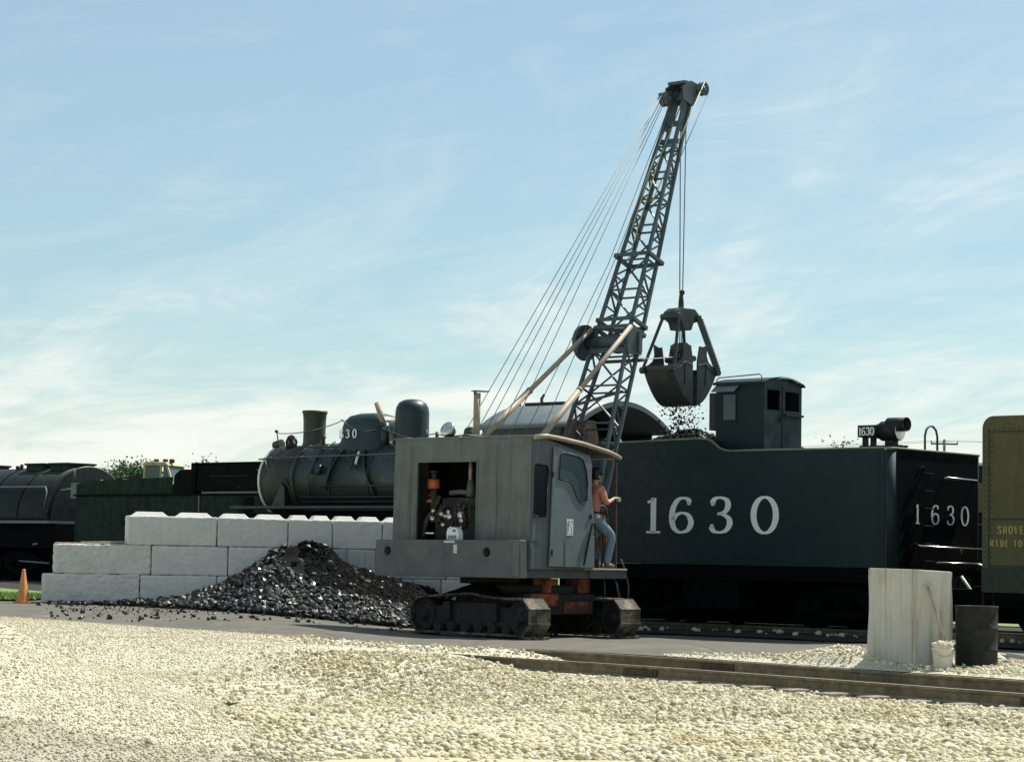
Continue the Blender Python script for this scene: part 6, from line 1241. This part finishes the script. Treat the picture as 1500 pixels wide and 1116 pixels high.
mb.add(vs, [(k_*4+i, k_*4+(i+1) % 4, (k_+1)*4+(i+1) % 4, (k_+1)*4+i) for k_ in range(nseg) for i in range(4)]+[(3, 2, 1, 0), tuple(nseg*4+i for i in range(4))])
mb.build('body', 'plinth', plinth, 0.018)
st_ = thing('broom_handle', 'wooden stick leaning against the streaked concrete block, its foot behind the pail', 'stick', (6.0, 31.40, 0.012))
MB().tube([(0.02, 0, 0.0), (-0.305, 0.24, 1.15)], 0.017, 8).build('shaft', 'tan', st_); MB().bar((-0.315, 0.235, 1.15), (-0.235, 0.21, 1.175), 0.035, 0.03).build('crosspiece', 'wood', st_)
pail = thing('pail', 'white plastic pail with debris in it, standing in front of the concrete block', 'pail', (5.845, 31.30, 0.012))
MB().lathe([(0.115, 0.0), (0.118, 0.01), (0.145, 0.36), (0.150, 0.362), (0.150, 0.385), (0.146, 0.39), (0.138, 0.385), (0.110, 0.02), (0.001, 0.015)], n=28).lathe([(0.141, 0.30), (0.150, 0.302), (0.150, 0.325), (0.142, 0.327)], n=28).build('bucket_body', 'bucketwhite', pail)
MB().tube([(0.148*cos(a), 0.148*sin(a)-0.0, 0.35-0.16*abs(sin(a/1))*0.9) for a in np.linspace(pi*1.02, pi*1.98, 13)], 0.004, 5).build('wire_handle', 'chrome', pail)
rocks('debris', 'chips', np.column_stack([rng.normal(0, 0.06, 40), rng.normal(0, 0.06, 40), rng.uniform(0.33, 0.40, 40)]), rng.uniform(0.02, 0.045, 40), 1, smooth=False, parent=pail)
drum = thing('oil_drum', 'dark rusty steel drum standing right of the concrete block', 'drum', (6.385, 31.75, -0.005))
MB().lathe([(0.001, 0.02), (0.28, 0.02), (0.292, 0.0), (0.292, 0.03), (0.285, 0.04), (0.285, 0.29), (0.297, 0.305), (0.285, 0.32), (0.285, 0.58), (0.297, 0.595), (0.285, 0.61), (0.285, 0.87), (0.292, 0.88), (0.292, 0.905), (0.28, 0.905), (0.275, 0.885), (0.001, 0.885)], n=40).build('shell', 'drum', drum)
MB().cyl((0.15, -0.1, 0.885), (0.15, -0.1, 0.90), 0.035, n=12).build('bung', 'drum', drum)
# scraps by the boxcar wheels: pale stones and broken ties
def atz(x, y): return float(gA(x, y)[0])
n = 150; X = rng.uniform(-3, 9.5, n); D = rng.uniform(-2.2, 1.0, n); u_ = rng.uniform(-9, 5, n); P2 = np.stack([u_, D], 1)@np.stack([TRX, TRY])+TRO
tag(rocks('track_stones', 'ballast', np.column_stack([P2, gA(P2[:, 0], P2[:, 1])+0.10]), rng.uniform(0.015, 0.07, n), 1, jag=0.25, smooth=False), kind='stuff')
for i, (x, y, a, l, nm) in enumerate(((6.95, 33.6, 0.5, 0.45, 'pale broken slab lying beyond the drum under the boxcar'), (7.1, 34.4, -0.4, 0.6, 'splintered board under the boxcar end beyond the drum'), (7.3, 33.2, 0.2, 0.35, 'small pale slab between the drum and the boxcar wheel'))):
    o = MB().box(-l/2, l/2, -0.12, 0.12, 0, 0.05).build('broken_slab', 'plinth' if i != 1 else 'wood', bevel=0.01); o.location = (x, y, atz(x, y)+0.05); o.rotation_euler = (0.35*(i == 0), 0.15, a); tag(o, nm, 'debris')

# ------------------------------------------------------------------ far things: loader, trees, pole
ld = thing('loader', 'faded yellow cab and arm of a machine showing over the old green tender', 'loader', (-11.7, 80, 0.3), radians(-20))
MB().box(-0.75, 0.35, -0.6, 0.6, 2.9, 3.55).build('cab_base', 'yellow', ld, 0.04)
MB().prism([(-0.75, 3.55), (-0.70, 3.55), (-0.66, 4.12), (-0.72, 4.12)], 'y', -0.6, 0.6).build('cab_frame', 'yellow', ld)
MB().box(-0.1, -0.04, -0.6, -0.55, 3.55, 4.1).build('cab_frame', 'yellow', ld)
MB().prism([(0.33, 3.55), (0.39, 3.55), (0.19, 4.12), (0.12, 4.12)], 'y', -0.6, -0.53).build('cab_frame', 'yellow', ld)
MB().prism([(0.33, 3.55), (0.39, 3.55), (0.19, 4.12), (0.12, 4.12)], 'y', 0.53, 0.6).build('cab_frame', 'yellow', ld)
MB().prism([(-0.8, 4.10), (0.25, 4.10), (0.15, 4.22), (-0.65, 4.24)], 'y', -0.65, 0.65).build('cab_roof', 'yellow', ld, 0.03)
MB().prism([(0.02, 3.56), (0.34, 3.56), (0.14, 4.1), (0.02, 4.1)], 'y', -0.57, -0.55).prism([(0.335, 3.56), (0.345, 3.56), (0.15, 4.1), (0.14, 4.1)], 'y', -0.5, 0.5).box(-0.62, -0.12, -0.57, -0.55, 3.56, 4.08).build('cab_glass', 'greyglass', ld)
for x in (-0.4, -0.05, 0.2): MB().cyl((x, -0.3, 4.2), (x, -0.3, 4.33), 0.09, n=12).build('beacon', 'rust', ld)
MB().bar((-0.8, -0.3, 3.75), (-2.4, -0.3, 3.55), 0.09, 0.12).bar((-0.75, 0.3, 3.55), (-2.4, 0.3, 3.52), 0.09, 0.12).cyl((-2.4, -0.4, 3.55), (-2.4, 0.4, 3.55), 0.12, n=10).build('lift_arm', 'black', ld)
MB().bar((-0.5, -0.45, 3.5), (-1.6, -0.45, 3.62), 0.06).build('arm_cylinder', 'yellow', ld)
MB().box(-1.0, 0.6, -0.6, 0.6, 0.5, 2.9).build('chassis', 'black', ld, 0.05)
def far_tree(x, y, h, w, label, seed, n=16000):
    r = np.random.default_rng(seed); gz = atz(x, y); t = thing('tree', label, 'tree', (x, y, gz), 0, 'trees on the horizon')
    tk = MB(); tk.tube([(0, 0, 0), (0.1, 0, h*0.4), (0.05, 0, h*0.75)], [0.22, 0.15, 0.05], 8)
    cl_ = r.normal(0, 1, (22, 3))*np.array((w*0.34, w*0.30, h*0.15))+np.array((0, 0, h*0.66)); cl_[:, 2] = np.clip(cl_[:, 2], h*0.3, h*0.93)
    for c_ in cl_[:7]: tk.tube([(0.08, 0, h*0.4), tuple(c_*0.6+np.array((0, 0, h*0.15))), tuple(c_)], [0.08, 0.05, 0.02], 5)
    tk.build('trunk', 'bark', t)
    cc = cl_[r.integers(0, 22, n)]+r.normal(0, 1, (n, 3))*np.array((w*0.14, w*0.14, h*0.06)); s_ = r.uniform(0.08, 0.17, n)
    A = r.normal(size=(n, 3)); A /= np.linalg.norm(A, axis=1)[:, None]; B = np.cross(A, r.normal(size=(n, 3))); B /= np.linalg.norm(B, axis=1)[:, None]
    V = np.stack([cc-A*s_[:, None], cc+B*s_[:, None]*0.5, cc+A*s_[:, None], cc-B*s_[:, None]*0.5], 1).reshape(-1, 3)
    me = bpy.data.meshes.new('crown'); me.from_pydata(V.tolist(), [], [(4*i, 4*i+1, 4*i+2, 4*i+3) for i in range(n)]); me.materials.append(MT['leaf']); o = bpy.data.objects.new('crown', me); COL.objects.link(o); o.parent = t
far_tree(-25.9, 150, 6.7, 4.2, 'green broad tree on the horizon just right of the tank tender', 1)
far_tree(-24.1, 151, 6.7, 3.4, 'green tree on the horizon left of the yellow cab', 2)
far_tree(-27.6, 156, 6.4, 3.2, 'low green tree partly behind the end of the tank tender', 6)
far_tree(-19.6, 150, 6.9, 3.0, 'tip of a green tree showing over the sooty coal bunker', 3)
far_tree(21.7, 150, 9.0, 3.2, 'sparse green tree top showing over the tank deck of tender 1630', 4, 3500)
pole = thing('utility_pole', 'distant wooden utility pole with one crossarm behind the rear of tender 1630', 'utility pole', (40.2, 215, 0.2))
MB().cyl((0, 0, 0), (0, 0, 13.1), 0.17, 0.12, 10).build('pole_shaft', 'bark', pole); MB().box(-1.25, 1.25, -0.06, 0.06, 12.6, 12.75).build('crossarm', 'bark', pole)
for x in (-1.2, 1.2, -0.1): MB().cyl((x, 0, 12.75), (x, 0, 12.95), 0.06, n=8).build('insulator', 'cabroof', pole)
w_ = MB()
for x in (-1.2, 1.2): w_.tube([(x-60, 20, 11.9), (x-28, 10, 11.6), (x, 0, 12.95), (x+30, -8, 12.3), (x+60, -16, 13.4)], 0.018, 4)
w_.build('power_line', 'cabroof', pole)
# grass blades at the left edge
n = 9000; x = rng.uniform(-14.5, -9.6, n); y = rng.uniform(46.6, 54, n); m = np.abs(x) < 0.2206*y+0.4; x, y = x[m], y[m]; n = len(x); h = rng.uniform(0.05, 0.13, n); a = rng.uniform(0, 6.28, n); z = gA(x, y)+0.04
V = np.stack([np.stack([x-0.012*np.cos(a), y-0.012*np.sin(a), z], 1), np.stack([x+0.012*np.cos(a), y+0.012*np.sin(a), z], 1), np.stack([x+rng.normal(0, 0.03, n), y+rng.normal(0, 0.03, n), z+h], 1)], 1).reshape(-1, 3)
me = bpy.data.meshes.new('grass_blades'); me.from_pydata(V.tolist(), [], [(3*i, 3*i+1, 3*i+2) for i in range(n)])
k = NT('grass_blade'); k.color(k.ramp(k.geo.outputs['Random Per Island'], [(0.0, (0.10, 0.19, 0.04)), (0.7, (0.17, 0.28, 0.06)), (1.0, (0.28, 0.33, 0.10))])); me.materials.append(k.m)
o = bpy.data.objects.new('grass_blades', me); COL.objects.link(o); tag(o, kind='stuff')
# small dark and green specks on the gravel
for i, (x, y, nm) in enumerate(((-2.9, 24.5, 'tiny green weed growing alone in the crushed stone'),)):
    wd2 = MB(); r_ = random.Random(3)
    for j in range(14):
        a = r_.uniform(0, 6.28); l = r_.uniform(0.05, 0.10); wd2.add([(0, 0, 0), (l*cos(a), l*sin(a), 0.05), (l*1.2*cos(a+0.35), l*1.2*sin(a+0.35), 0.035)], [(0, 1, 2)])
    o = wd2.build('weed', 'leaf'); o.location = (x, y, float(gG(np.array([x]), np.array([y]))[0])+0.01); tag(o, nm, 'weed')
